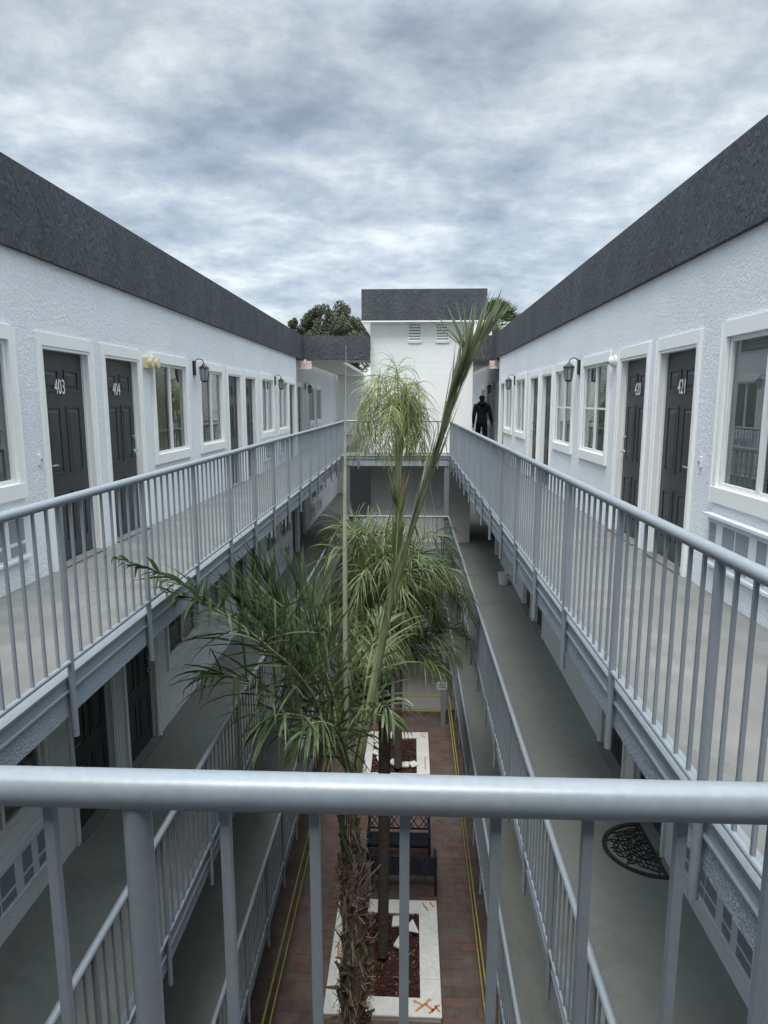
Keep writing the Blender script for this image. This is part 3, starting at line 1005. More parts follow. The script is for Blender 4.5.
# ------------------------------------------------------------------ courtyard: planters
def planter(y0, y1, x0, x1, label, marks, rnd):
    root = thing('planter', label, 'planter', ((x0 + x1) / 2, (y0 + y1) / 2, G))
    bw, hgt = 0.36, 0.12
    body = MB()
    for (a, b, c, d) in ((x0, x1, y0, y0 + bw), (x0, x1, y1 - bw, y1), (x0, x0 + bw, y0 + bw, y1 - bw), (x1 - bw, x1, y0 + bw, y1 - bw)):
        body.box(a + 0.02, b - 0.02, c + 0.02 * (c == y0), d - 0.02 * (d == y1), G + 0.001, G + hgt - 0.03)
    body.build('curb', M['soffit'], root)
    # capping tiles: each a slab with a narrow joint
    m = MB()
    def row(a, b, c, d, along):
        n = max(1, round(((b - a) if along == 'x' else (d - c)) / 0.40))
        for i in range(n):
            dz = rnd.uniform(-0.002, 0.002)
            if along == 'x':
                m.box(a + (b - a) * i / n + 0.0015, a + (b - a) * (i + 1) / n - 0.0015, c, d, G + hgt - 0.03, G + hgt + dz)
            else:
                m.box(a, b, c + (d - c) * i / n + 0.0015, c + (d - c) * (i + 1) / n - 0.0015, G + hgt - 0.03, G + hgt + dz)
    row(x0, x1, y0, y0 + bw, 'x'); row(x0, x1, y1 - bw, y1, 'x')
    row(x0, x0 + bw, y0 + bw, y1 - bw, 'y'); row(x1 - bw, x1, y0 + bw, y1 - bw, 'y')
    cp = m.build('capping', M['cap'], root)
    for (ax, ay, bx_, by) in marks:
        m = MB()
        a = Vector((ax, ay, G + hgt + 0.004)); b = Vector((bx_, by, G + hgt + 0.004))
        d = (b - a); pr = None
        n = 7
        side = Vector((-d.y, d.x, 0)).normalized()
        ring = []
        for i in range(n + 1):
            p = a + d * i / n + side * rnd.uniform(-0.008, 0.008)
            ww = 0.022 * rnd.uniform(0.7, 1.15)
            ring.append((p - side * ww, p + side * ww))
        for i in range(n):
            m.quad(ring[i][0], ring[i + 1][0], ring[i + 1][1], ring[i][1])
        m.build('spray_mark', M['orange'], cp, origin=WORLD[root.name])
    # soil sheet with uneven surface
    m = MB()
    nx, ny = 26, 40
    xa, xb, ya, yb = x0 + bw - 0.01, x1 - bw + 0.01, y0 + bw - 0.01, y1 - bw + 0.01
    hh = [[rnd.uniform(-0.02, 0.02) + 0.03 * math.sin(i * .5) * math.cos(j * .37) for j in range(ny + 1)] for i in range(nx + 1)]
    for i in range(nx):
        for j in range(ny):
            q = []
            for (a, b) in ((i, j), (i + 1, j), (i + 1, j + 1), (i, j + 1)):
                q.append((xa + (xb - xa) * a / nx, ya + (yb - ya) * b / ny, G + 0.05 + hh[a][b]))
            m.quad(*q)
    m.build('soil', M['mulch'], root)
    # bark chips lying on the soil
    m = MB()
    for i in range(1500):
        p = Vector((rnd.uniform(xa, xb), rnd.uniform(ya, yb), G + 0.09 + rnd.uniform(-.015, .02)))
        a = rnd.uniform(0, 6.28); d = Vector((math.cos(a), math.sin(a), rnd.uniform(-.3, .3))) * rnd.uniform(0.015, 0.04)
        m.bar(p - d, p + d, rnd.uniform(.01, .025), 0.006, mi=0 if rnd.random() < 0.93 else 1)
    o = m.build('bark_chips', [M['mulch'], M['fibre']], root)
    o['kind'] = 'stuff'
    return root
rnd = random.Random(11)
PX0, PX1 = -1.42, 0.58
planter(9.68, 12.33, PX0, PX1, 'nearer white-capped planter with orange spray marks and a palm trunk rising from it',
        [(0.30, 12.26, 0.40, 12.04), (0.44, 12.28, 0.52, 12.14), (-1.32, 11.2, -1.28, 10.8), (0.14, 9.78, 0.40, 10.02), (0.10, 9.98, 0.26, 9.90),
         (0.30, 9.92, 0.44, 9.80), (0.36, 9.74, 0.54, 9.92), (0.46, 9.90, 0.55, 9.78)], rnd)
planter(16.75, 19.45, PX0, PX1, 'farther white-capped planter near the tower, scattered with broken white tiles',
        [(0.32, 19.32, 0.50, 19.12), (0.40, 19.40, 0.52, 19.3), (0.46, 18.0, 0.46, 17.3)], rnd)
# broken tile slabs lying on the soil
def slab_piece(name, px_, py_, size, a, tilt, label, group='broken white tiles in the planters', n=4):
    m = MB()
    rr = random.Random(int(px_ * 91 + py_ * 37))
    pts = []
    for k in range(n):
        t = 2 * math.pi * (k + 0.5) / n + rr.uniform(-.2, .2)
        pts.append(Vector((size * rr.uniform(.7, 1.1) * math.cos(t), size * rr.uniform(.7, 1.1) * math.sin(t), 0)))
    rot = Matrix.Rotation(a, 3, 'Z') @ Matrix.Rotation(tilt, 3, 'X')
    base = Vector((px_, py_, G + 0.12 + abs(math.sin(tilt)) * size * .6))
    th = 0.035
    nn_ = len(m.v)
    for z in (0, th):
        for p in pts:
            m.v.append(base + rot @ (p + Vector((0, 0, z))))
    m.f.append(tuple(reversed(range(n)))); m.mi.append(0)
    m.f.append(tuple(range(n, 2 * n))); m.mi.append(0)
    for k in range(n):
        k2 = (k + 1) % n
        m.f.append((k, k2, n + k2, n + k)); m.mi.append(0)
    tag(m.build(name, M['cap'], None, origin=base), label, 'tile', group)
slab_piece('broken_tile', -0.16, 11.72, 0.20, 0.1, 0.12, 'largest square broken white tile at the back of the nearer planter, behind the trunk', n=4)
slab_piece('broken_tile', 0.06, 11.5, 0.22, 0.5, 0.5, 'tilted triangular white tile leaning in the nearer planter right of the trunk', n=3)
slab_piece('broken_tile', -0.14, 11.15, 0.20, 1.3, 0.15, 'low white tile piece just in front of the palm trunk in the nearer planter', n=4)
for (a, b, sz, ag, ti, lb) in ((-1.0, 18.85, .17, .2, .1, 'hindmost broken white tile at the left of the farther planter'),
                       (-0.88, 18.5, .17, .8, .3, 'second broken white tile from the back at the left of the farther planter'),
                       (-0.95, 18.12, .17, 1.2, .2, 'third broken white tile from the back at the left of the farther planter'),
                       (-0.82, 17.8, .15, .4, .2, 'fourth broken white tile at the left of the farther planter, nearest the viewer'),
                       (-0.42, 17.6, .17, .9, .2, 'broken white tile in front of the palm in the farther planter'),
                       (-0.10, 17.5, .16, .1, .1, 'broken white tile in the middle of the front row in the farther planter'),
                       (0.12, 17.5, .18, .6, .3, 'rightmost broken white tile in the farther planter')):
    slab_piece('broken_tile', a, b, sz, ag, ti, lb)

# ------------------------------------------------------------------ benches
def bench(cx, yb, face, width, label, bluish):
    """yb: y of the backrest; face +1 looks away from the viewer, -1 towards"""
    root = thing('park_bench', label, 'bench', (cx, yb + face * 0.3, G), 'dark metal garden benches')
    mt = M['benchblue']
    h = width / 2
    ys = lambda d: yb + face * d
    def bx(m, x0, x1, d0, d1, z0, z1):
        a, b = sorted((ys(d0), ys(d1))); m.box(cx + x0, cx + x1, a, b, G + z0, G + z1)
    m = MB()
    for k in range(7):
        bx(m, -h + 0.04, h - 0.04, 0.06 + k * 0.065, 0.11 + k * 0.065, 0.415, 0.43)
    bx(m, -h + .04, h - .04, 0.52, 0.535, 0.37, 0.43)
    m.build('seat', mt, root)
    m = MB()
    z0, z1 = 0.50, 0.86
    bx(m, -h, h, -0.02, 0.02, z1, z1 + 0.035)
    bx(m, -h + .03, h - .03, -0.012, 0.012, z0 - 0.03, z0)
    n = 3
    wd = (2 * h - 0.06) / n
    for k in range(n):
        a = -h + 0.03 + k * wd
        # lattice of slanted bars making nested diamonds
        for (u0, v0, u1, v1) in ((0, 0, .5, 1), (.5, 1, 1, 0), (0, 1, .5, 0), (.5, 0, 1, 1), (0, .5, .25, 1), (.75, 1, 1, .5), (0, .5, .25, 0), (.75, 0, 1, .5)):
            m.bar((cx + a + wd * u0, ys(0), G + z0 + (z1 - z0) * v0), (cx + a + wd * u1, ys(0), G + z0 + (z1 - z0) * v1), 0.012, 0.028, up=(0, 1, 0.01))
        if k:
            bx(m, a - 0.01, a + 0.01, -0.011, 0.011, z0, z1)
    m.build('backrest', mt, root)
    for sx in (-1, 1):
        m = MB(); x = sx * (h - 0.02)
        bx(m, x - 0.022, x + 0.022, -0.021, 0.023, 0.0, 0.90); m.build('leg', mt, root)
        m = MB(); bx(m, x - 0.022, x + 0.022, 0.50, 0.545, 0.0, 0.64); m.build('leg', mt, root)
        m = MB(); bx(m, x - 0.03, x + 0.03, 0.024, 0.58, 0.64, 0.665)
        bx(m, x - 0.014, x + 0.014, 0.024, 0.499, 0.385, 0.413); m.build('armrest', mt, root)
bench(-0.22, 14.15, -1, 1.42, 'dark lattice-backed metal bench facing the viewer, the farther of two', True)
bench(-0.09, 12.62, 1, 1.37, 'dark lattice-backed metal bench seen from behind, next to the nearer planter', False)

# ------------------------------------------------------------------ caution tape
def tape(label, pts):
    m = MB()
    m.tube
    P_ = []
    for i in range(len(pts) - 1):
        a, b = Vector(pts[i]), Vector(pts[i + 1])
        n = 24
        for k in range(n):
            t = k / n
            p = a.lerp(b, t); p.z -= 0.10 * math.sin(math.pi * t) * min(1, (b - a).length / 12)
            P_.append(p)
    P_.append(Vector(pts[-1]))
    for i in range(len(P_) - 1):
        tw_ = 0.9 + 0.35 * math.sin(i * 0.5)
        m.bar(P_[i], P_[i + 1], 0.006 + 0.02 * abs(math.cos(tw_)), 0.055)
    return tag(m.build('caution_tape', M['tape'], None, origin=P_[0]), label, 'tape', 'yellow caution tape round the courtyard')
for z, nm in ((G + 1.04, 'upper'), (G + 0.55, 'lower')):
    tape('%s strand of yellow caution tape along the left side of the courtyard' % nm, [(-2.22, -0.5, z), (-2.16, YF + 0.03, z)])
    tape('%s strand of yellow caution tape along the right side of the courtyard' % nm, [(1.27, -0.5, z), (1.25, YF + 0.03, z)])
    tape('%s strand of yellow caution tape across the far end below the tower' % nm, [(-1.85, YF + 0.03, z), (1.0, YF + 0.03, z - 0.03)])

# ------------------------------------------------------------------ palms
UP = Vector((0, 0, 1))
def smoothpath(pts, n):
    pts = [Vector(p) for p in pts]
    P_ = [pts[0] * 2 - pts[1]] + pts + [pts[-1] * 2 - pts[-2]]
    out = []
    segs = len(pts) - 1
    for i in range(n + 1):
        t = i / n * segs
        k = min(int(t), segs - 1); u = t - k
        a, b, c, d = P_[k], P_[k + 1], P_[k + 2], P_[k + 3]
        out.append(0.5 * ((2 * b) + (c - a) * u + (2 * a - 5 * b + 4 * c - d) * u * u + (3 * b - a - 3 * c + d) * u ** 3))
    return out

def frond(m, path, rnd, nleaf=48, ll=0.55, lw=0.03, t0=0.2, grav=0.25, ang=(62, 22), r0=0.02, plum=0.7, jit=1.0, fold=None, seg=5, mir=1, mil=0, tp=0.35):
    """rib along path plus leaflets on both sides; appended to m"""
    n = len(path) - 1
    m.tube(path, [r0 * (1 - 0.85 * i / n) for i in range(n + 1)], 5, mi=mir)
    for k in range(nleaf):
        for s in (-1, 1):
            t = t0 + (1 - t0) * (k + rnd.uniform(0, 0.9)) / nleaf
            t = min(t, 0.999)
            i = min(int(t * n), n - 1); u = t * n - i
            p = path[i].lerp(path[i + 1], u)
            T = (path[i + 1] - path[i]).normalized()
            S = T.cross(UP)
            if S.length < 0.15: S = T.cross(Vector((0, 1, 0)))
            S.normalize()
            N = S.cross(T).normalized()
            phi = rnd.gauss(0.25, plum * 0.55)
            sd_ = (S * math.cos(phi) * s + N * math.sin(phi)).normalized()
            q = (t - t0) / (1 - t0)
            a = R(ang[0] + (ang[1] - ang[0]) * q + rnd.gauss(0, 7) * jit)
            if fold:
                a *= fold(t)
            prof = (0.45 + 0.9 * math.sin(math.pi * min(1, 0.12 + q * 0.8))) * rnd.uniform(0.8, 1.12)
            L = ll * prof * (1.0 - tp * q)
            d = (T * math.cos(a) + sd_ * math.sin(a)).normalized()
            wv = d.cross(N + Vector((rnd.gauss(0, .4), rnd.gauss(0, .4), rnd.gauss(0, .4))))
            wv = wv.normalized()
            gk = grav * rnd.uniform(0.5, 1.6) * (fold(t) if fold else 1)
            base = len(m.v)
            kink = rnd.randint(2, seg) if rnd.random() < 0.13 * jit else 99
            for j in range(seg + 1):
                v = j / seg
                ww = lw * (0.55 + 0.75 * math.sin(math.pi * min(1, v * 0.9 + 0.12))) * (1 - v ** 3) * 0.5 + 0.0008
                m.v.append(p - wv * ww); m.v.append(p + wv * ww)
                if j < seg:
                    if j == kink:
                        d = (d * 0.4 + Vector((0, 0, -1))).normalized()
                    p = p + d * (L / seg)
                    d = (d + Vector((0, 0, -gk * (0.4 + v)))).normalized()
                    wv = (wv - d * wv.dot(d)).normalized()
            for j in range(seg):
                b = base + 2 * j
                m.f.append((b, b + 1, b + 3, b + 2)); m.mi.append(mil)

def gen_path(base, az, el, length, droop, n=14, pw=1.6):
    p = Vector(base); out = [p.copy()]
    for i in range(n):
        t = (i + 0.5) / n
        e_ = R(el - droop * t ** pw)
        p = p + Vector((math.cos(az) * math.cos(e_), math.sin(az) * math.cos(e_), math.sin(e_))) * (length / n)
        out.append(p.copy())
    return out

def boots(m, axis, r, z0, z1, n, rnd, size=0.2, mi=0, spread=0.35):
    """old leaf bases standing off the trunk"""
    for i in range(n):
        z = z0 + (z1 - z0) * (i + rnd.random()) / n
        a = i * 2.4 + rnd.uniform(-.3, .3)
        c = axis(z)
        d = Vector((math.cos(a), math.sin(a), 0))
        rr = r(z)
        s = size * rnd.uniform(0.6, 1.25)
        p0 = c + d * rr * 0.85
        td_ = Vector((-d.y, d.x, 0))
        p1 = p0 + (td_ * rnd.uniform(-.25, .25) + d * spread * rnd.uniform(0.2, 1.2) + UP).normalized() * s
        p2 = p1 + (d * spread * rnd.uniform(0.5, 2.6) + td_ * rnd.uniform(-.5, .5) + UP * rnd.uniform(.1, .9)).normalized() * s * 0.6
        td = Vector((-d.y, d.x, 0))
        base = len(m.v)
        for p, w_, th in ((p0, 0.045, 0.03), (p1, 0.026, 0.02), (p2, 0.010, 0.006)):
            w_ *= s / 0.2
            m.v += [p - td * w_, p + td * w_, p + td * w_ * 0.6 + d * th, p - td * w_ * 0.6 + d * th]
        for k in range(2):
            b = base + 4 * k
            for j in range(4):
                j2 = (j + 1) % 4
                m.f.append((b + j, b + j2, b + 4 + j2, b + 4 + j)); m.mi.append(mi)

def trunk_mesh(axis, r, z0, z1, n=40, ring=12, rnd=None, rough=0.12):
    m = MB()
    base = 0
    for i in range(n + 1):
        z = z0 + (z1 - z0) * i / n
        c = axis(z)
        for k in range(ring):
            t = 2 * math.pi * k / ring
            rr = r(z) * (1 + rnd.uniform(-rough, rough))
            m.v.append(c + Vector((math.cos(t), math.sin(t), 0)) * rr)
    for i in range(n):
        for k in range(ring):
            a = i * ring + k; b = i * ring + (k + 1) % ring
            m.f.append((a, b, b + ring, a + ring)); m.mi.append(0)
    m.f.append(tuple(n * ring + k for k in range(ring))); m.mi.append(0)
    return m

# --- palm A: the nearest, its trunk rising through the foreground
rnd = random.Random(21)
YA = 7.6
topA = at(352, 772, YA)
botA = at(354, 1010, YA)
axA = lambda z: Vector((topA.x + (botA.x - topA.x) * max(0, min(1.4, (topA.z - z) / (topA.z - botA.z))) + 0.02 * math.sin(z * 2.1), YA, z))
rA = lambda z: 0.078 + 0.075 * max(0, min(1, (topA.z - 0.9 - z) / 1.3)) + 0.02 * math.sin(z * 5)
pa = thing('palm_tree', 'nearest palm with shaggy trunk, tall unopened spear and long dark green fronds', 'palm tree', (axA(G).x, YA, G), 'courtyard palms')
m = trunk_mesh(axA, rA, G, topA.z + 0.1, 90, 14, rnd, 0.13)
boots(m, axA, rA, G + 0.1, topA.z - 1.1, 250, rnd, 0.30, spread=0.16)
boots(m, axA, rA, topA.z - 1.4, topA.z - 0.1, 30, rnd, 0.09, spread=0.12)
m.build('trunk', M['trunk'], pa)
m = MB()      # hanging fibres and dry shreds
for i in range(900):
    z = rnd.uniform(topA.z - 4.5, topA.z)
    a = rnd.uniform(0, 6.28); c = axA(z); rr = rA(z)
    p = c + Vector((math.cos(a), math.sin(a), 0)) * rr
    q = p + Vector((math.cos(a + .5) * rnd.uniform(.02, .14), math.sin(a + .5) * rnd.uniform(.02, .14), rnd.uniform(-.25, .2)))
    r2 = q + Vector((rnd.uniform(-.05, .05), rnd.uniform(-.05, .05), -rnd.uniform(.02, .12)))
    m.tube([p, q, r2], [0.004, 0.0035, 0.001], 3)
o = m.build('trunk_fibre', M['fibre'], pa); o['kind'] = 'stuff'
LM = [M['leafA'], M['rachis']]
LMO = [M['leafO'], M['rachis']]
LMB = [M['leafB'], M['rachis']]
def fr(parent, pts, mats, **kw):
    m = MB()
    frond(m, smoothpath(pts, 22), rnd, **kw)
    return m.build('frond', mats, parent)
c0 = lambda dx=0, dy=0: at(352 + dx, 778 + dy, YA)
# spear
sp_pts = smoothpath([at(348, 790, 7.55), at(346, 700, 7.5), at(345, 600, 7.45), at(345, 500, 7.42), at(345.5, 420, 7.4), at(346, 345, 7.38)], 20)
MB().tube(sp_pts, [0.030, .031, .031, .031, .030, .030, .029, .029, .028, .027, .026, .024, .022, .019, .016, .013, .010, .008, .006, .004, .002], 8).build('spear_leaf', M['spear'], pa, True)
# the big opening frond leaning to the right
big_pts = [at(358, 775, 7.6), at(372, 690, 7.55), at(386, 618, 7.5), at(406, 545, 7.42), at(432, 465, 7.35), at(452, 402, 7.3), at(468, 362, 7.25), at(488, 330, 7.2)]
fold = lambda t: 0.06 if t < 0.4 else 0.06 + (t - 0.4) * 0.70
m = MB()
frond(m, smoothpath(big_pts, 26), rnd, nleaf=100, ll=0.74, lw=0.032, t0=0.10, grav=0.05, ang=(60, 55), r0=0.048, plum=0.6, fold=fold, jit=0.6, tp=0.1)
frond(m, smoothpath([p + Vector((0.03, 0.03, 0)) for p in big_pts[:-1]] + [at(462, 345, 7.2)], 26), rnd, nleaf=30, ll=0.8, lw=0.022, t0=0.15, grav=0.04, ang=(60, 40), r0=0.020, plum=0.5, fold=fold, jit=0.6, tp=0.1)
m.build('frond', LMO, pa)
m = MB()      # second young leaf alongside, still narrow
frond(m, smoothpath([at(356, 775, 7.7), at(378, 680, 7.75), at(392, 600, 7.8), at(398, 520, 7.8), at(397, 505, 7.8)], 20), rnd, nleaf=30, ll=0.5, lw=0.025, t0=0.2, grav=0.05, ang=(40, 25), r0=0.018, fold=lambda t: 0.3)
m.build('frond', LMB, pa)
for pts_, mt_, kw in (
    ([at(322, 715, 7.4), at(285, 668, 7.1), at(238, 622, 6.4), at(178, 582, 5.2), at(116, 557, 4.3)], LM, dict(jit=1.9, nleaf=45, ll=1.09, lw=0.0240, grav=0.18, ang=(66, 5), plum=1.3, t0=0.15, tp=0.82)),
    ([at(326, 700, 7.5), at(302, 648, 7.5), at(282, 610, 7.4), at(266, 580, 7.3)], LM, dict(jit=1.9, nleaf=37, ll=1.20, lw=0.0253, grav=0.08, ang=(40, 6), plum=1.3, t0=0.15)),
    ([at(318, 705, 7.3), at(290, 662, 7.1), at(266, 628, 6.9), at(244, 604, 6.7)], LM, dict(jit=1.9, nleaf=34, ll=1.20, lw=0.0240, grav=0.11, ang=(44, 8), plum=1.3, t0=0.15)),
    ([at(318, 730, 7.3), at(278, 698, 6.9), at(240, 678, 6.4), at(212, 674, 6.1)], LM, dict(jit=1.9, nleaf=31, ll=0.86, lw=0.0253, grav=0.27, ang=(68, 14), plum=1.2, t0=0.15)),
    ([at(310, 690, 7.0), at(262, 642, 6.3), at(210, 606, 5.5), at(170, 592, 5.0)], LM, dict(jit=1.9, nleaf=33, ll=0.86, lw=0.0229, grav=0.25, ang=(66, 10), plum=1.3, tp=0.7, t0=0.12)),
    ([at(330, 715, 7.8), at(304, 665, 7.8), at(284, 632, 7.8), at(268, 612, 7.7)], LM, dict(jit=1.9, nleaf=37, ll=0.98, lw=0.0240, grav=0.14, ang=(58, 12), plum=1.2, t0=0.12)),
    ([at(345, 712, 8.0), at(338, 665, 8.1), at(330, 630, 8.2), at(318, 605, 8.3)], LM, dict(jit=1.9, nleaf=37, ll=0.98, lw=0.0240, grav=0.18, ang=(60, 14), plum=1.2, t0=0.12)),
    ([at(362, 712, 8.0), at(368, 668, 8.2), at(376, 636, 8.5), at(388, 616, 8.8)], LMB, dict(nleaf=31, ll=0.74, lw=0.0229, grav=0.22, ang=(58, 18), plum=1.1)),
    ([at(332, 735, 7.1), at(300, 716, 6.7), at(275, 716, 6.4), at(258, 732, 6.3)], LM, dict(jit=1.9, nleaf=29, ll=0.77, lw=0.0253, grav=0.36, ang=(68, 20), plum=1.2, t0=0.1)),
    ([at(340, 735, 7.0), at(322, 722, 6.7), at(306, 728, 6.5), at(294, 752, 6.4)], LM, dict(jit=1.9, nleaf=24, ll=0.57, lw=0.0240, grav=0.43, ang=(66, 24), plum=1.1, t0=0.1)),
    ([at(362, 730, 7.2), at(376, 708, 6.9), at(388, 708, 6.7), at(396, 724, 6.6)], LM, dict(jit=1.9, nleaf=22, ll=0.48, lw=0.0229, grav=0.49, ang=(60, 30), plum=1.0)),
    ([at(336, 705, 7.4), at(320, 655, 7.3), at(308, 615, 7.3), at(298, 585, 7.3)], LM, dict(jit=1.9, nleaf=37, ll=1.03, lw=0.0240, grav=0.11, ang=(48, 10), plum=1.3, t0=0.12))):
    fr(pa, [c0()] + pts_, mt_, **kw)
for dx_, tipx, tipy in ((-4, 332, 800), (4, 336, 822)):
    m = MB().tube([at(350 + dx_, 778, 7.5), at(342, 792, 7.42), at(tipx + 6, tipy + 14, 7.4), at(tipx + 14, tipy + 36, 7.42)], [0.035, 0.03, 0.022, 0.02], 8)
    m.build('petiole', M['leafA'], pa, True)

# --- palm B in the nearer planter
rnd = random.Random(5)
YB = 10.85
cB = at(385, 676, YB)
bB = at(383, 960, YB)
axB = lambda z: Vector((bB.x + (cB.x - bB.x) * max(0, (z - bB.z) / (cB.z - bB.z)) ** 1.0, YB, z))
rB = lambda z: 0.095 + 0.015 * (z - G) / 6
pb = thing('palm_tree', 'middle palm with slim dark trunk in the nearer planter and dense mid-green crown', 'palm tree', (axB(G).x, YB, G + 0.25), 'courtyard palms')
m = trunk_mesh(axB, rB, G + 0.2, cB.z + 0.1, 60, 12, rnd, 0.04)
m.build('trunk', M['trunk2'], pb)
for i in range(50):
    az = i * 2.399 + rnd.uniform(-.25, .25)
    k = 0.34 + 0.70 * ((i * 11) % 36) / 36
    kz = rnd.uniform(0.5, 1.28)
    if i >= 36:
        k = rnd.uniform(0.75, 1.08); kz = rnd.uniform(0.22, 0.55)
    d = Vector((math.cos(az), math.sin(az), 0))
    prof = [(0.05, 0), (0.14 * k, 0.75), (0.36 * k, 1.45), (0.72 * k, 1.95), (1.05 * k, 2.02), (1.32 * k, 1.75), (1.48 * k, 1.25)]
    m = MB()
    frond(m, smoothpath([cB + d * a + UP * (b * kz) for a, b in prof], 20), rnd,
          nleaf=56, ll=0.62, lw=0.015, grav=0.40, ang=(60, 26), r0=0.018, plum=1.4, t0=0.16)
    m.build('frond', LMB, pb)
# --- palm C in the farther planter
rnd = random.Random(9)
YC = 17.3
cC = at(399, 497, YC)
axC = lambda z: Vector((cC.x, YC, z))
rC = lambda z: 0.11
pc = thing('palm_tree', 'tallest courtyard palm with weeping yellow-green crown before the white tower', 'palm tree', (cC.x, YC, G + 0.25), 'courtyard palms')
trunk_mesh(axC, rC, G + 0.2, cC.z + 0.1, 60, 12, rnd, 0.06).build('trunk', M['trunk2'], pc)
LMC = [M['leafC'], M['rachis']]
for i in range(17):
    az = i * 2.399 + rnd.uniform(-.5, .5)
    k = 0.18 + 0.80 * ((i * 7) % 17) / 17
    kz = rnd.uniform(0.72, 1.06) * (1.06 - 0.16 * k)
    d = Vector((math.cos(az), math.sin(az), 0))
    prof = [(0.05, 0), (0.10 * k, 1.1), (0.22 * k, 2.1), (0.50 * k, 3.0), (0.86 * k, 3.22), (1.12 * k, 2.85), (1.24 * k, 2.15), (1.27 * k, 1.3)]
    path = smoothpath([cC + d * a + UP * (b * kz) for a, b in prof], 24)
    m = MB()
    frond(m, path, rnd, nleaf=42, ll=0.74, lw=0.0125, grav=0.8, ang=(64, 34), r0=0.024, plum=1.5, t0=0.34)
    m.build('frond', LMC, pc)
for i in range(6):
    az = i * 1.05
    d = Vector((math.cos(az), math.sin(az), 0))
    m = MB().tube([cC + d * 0.08 - UP * .3, cC + d * 0.16 + UP * 0.25, cC + d * 0.30 + UP * 0.75], [0.07, 0.05, 0.006], 6)
    m.build('leaf_sheath', M['sheath'], pc, True)

# ------------------------------------------------------------------ trees beyond the roofs
def round_tree():
    rnd = random.Random(33)
    YT = 46.0
    base = Vector((at(332, 330, YT).x, YT, G))
    root = thing('tree', 'dark bushy eucalyptus rising beyond the far left roof', 'tree', base)
    top = at(332, 303, YT).z
    m = MB()
    m.tube([base, base + Vector((0.2, 0, 6)), base + Vector((0, 0, 11.5))], [0.5, 0.38, 0.25], 10)
    clumps = []
    for (px_, py_, rr, dy) in ((300, 330, .9, 0), (291, 317, .45, 0), (310, 318, 1.05, .5), (322, 312, 1.1, -.6), (336, 311, 1.05, .4), (348, 318, 1.0, -.3),
                               (358, 328, .9, .2), (330, 326, 1.4, -1), (345, 332, 1.2, -1), (314, 334, 1.2, -.8), (366, 336, .7, 0), (330, 345, 1.8, 0), (308, 350, 1.4, .5), (352, 350, 1.4, .3)):
        c = at(px_ + 2, py_ + 7, YT + dy); clumps.append((c, rr))
        m.tube([base + Vector((0, 0, 10.0)), (base + Vector((0, 0, 11.5))).lerp(c, .5), c], [0.16, .1, .04], 6)
    m.build('trunk', M['bark'], root)
    m = MB()
    for c, rr in clumps:
        subs = []
        for k in range(9):
            v = Vector((rnd.gauss(0, 1), rnd.gauss(0, 1), rnd.gauss(0, 1))).normalized() * rr * rnd.uniform(.35, .8)
            subs.append((c + v, rr * rnd.uniform(.28, .5)))
        for sc_, sr in subs:
            for k in range(int(520 * sr + 60)):
                v = Vector((rnd.gauss(0, 1), rnd.gauss(0, 1), rnd.gauss(0, 1))).normalized() * sr * rnd.uniform(.55, 1.05)
                p = sc_ + v
                a = Vector((rnd.gauss(0, 1), rnd.gauss(0, 1), rnd.gauss(0, 1))).normalized()
                b = a.orthogonal().normalized()
                q = 0.085
                m.quad(p - a * q, p + b * q * .5, p + a * q, p - b * q * .5)
    m.build('crown', M['leafT'], root)
round_tree()
def fan_palm():
    rnd = random.Random(12)
    YT = 38.0
    c = at(496, 330, YT)
    root = thing('fan_palm', 'fan palm with spiky crown rising beyond the roof right of the tower', 'palm tree', (c.x, YT, G))
    m = MB().tube([(c.x, YT, G), (c.x, YT, c.z)], [0.3, 0.22], 10)
    m.build('trunk', M['trunk2'], root)
    m = MB()
    for i in range(46):
        az = i * 2.399
        el = R(80 - 125 * (i / 64) + rnd.uniform(-8, 8))
        d = Vector((math.cos(az) * math.cos(el), math.sin(az) * math.cos(el), math.sin(el)))
        L = rnd.uniform(0.8, 1.0) * (1.15 if el > 0 else .8)
        p1 = c + d * L
        m.tube([c, p1], [0.025, 0.015], 4, mi=1)
        S = d.cross(UP); S = S.normalized() if S.length > .1 else Vector((1, 0, 0))
        N = S.cross(d)
        for k in range(17):
            a = R(-70 + 140 * k / 16)
            e2 = (d * math.cos(a) + S * math.sin(a) + N * rnd.uniform(-.12, .2)).normalized()
            q = p1 + e2 * 0.75 * (0.75 + 0.25 * math.cos(a)) + Vector((0, 0, -0.06))
            w2 = e2.cross(N).normalized() * 0.05
            mid_ = p1.lerp(q, .55)
            m.quad(p1, mid_ - w2, q, mid_ + w2)
    m.build('crown', [M['leafF'], M['rachis']], root)
fan_palm()

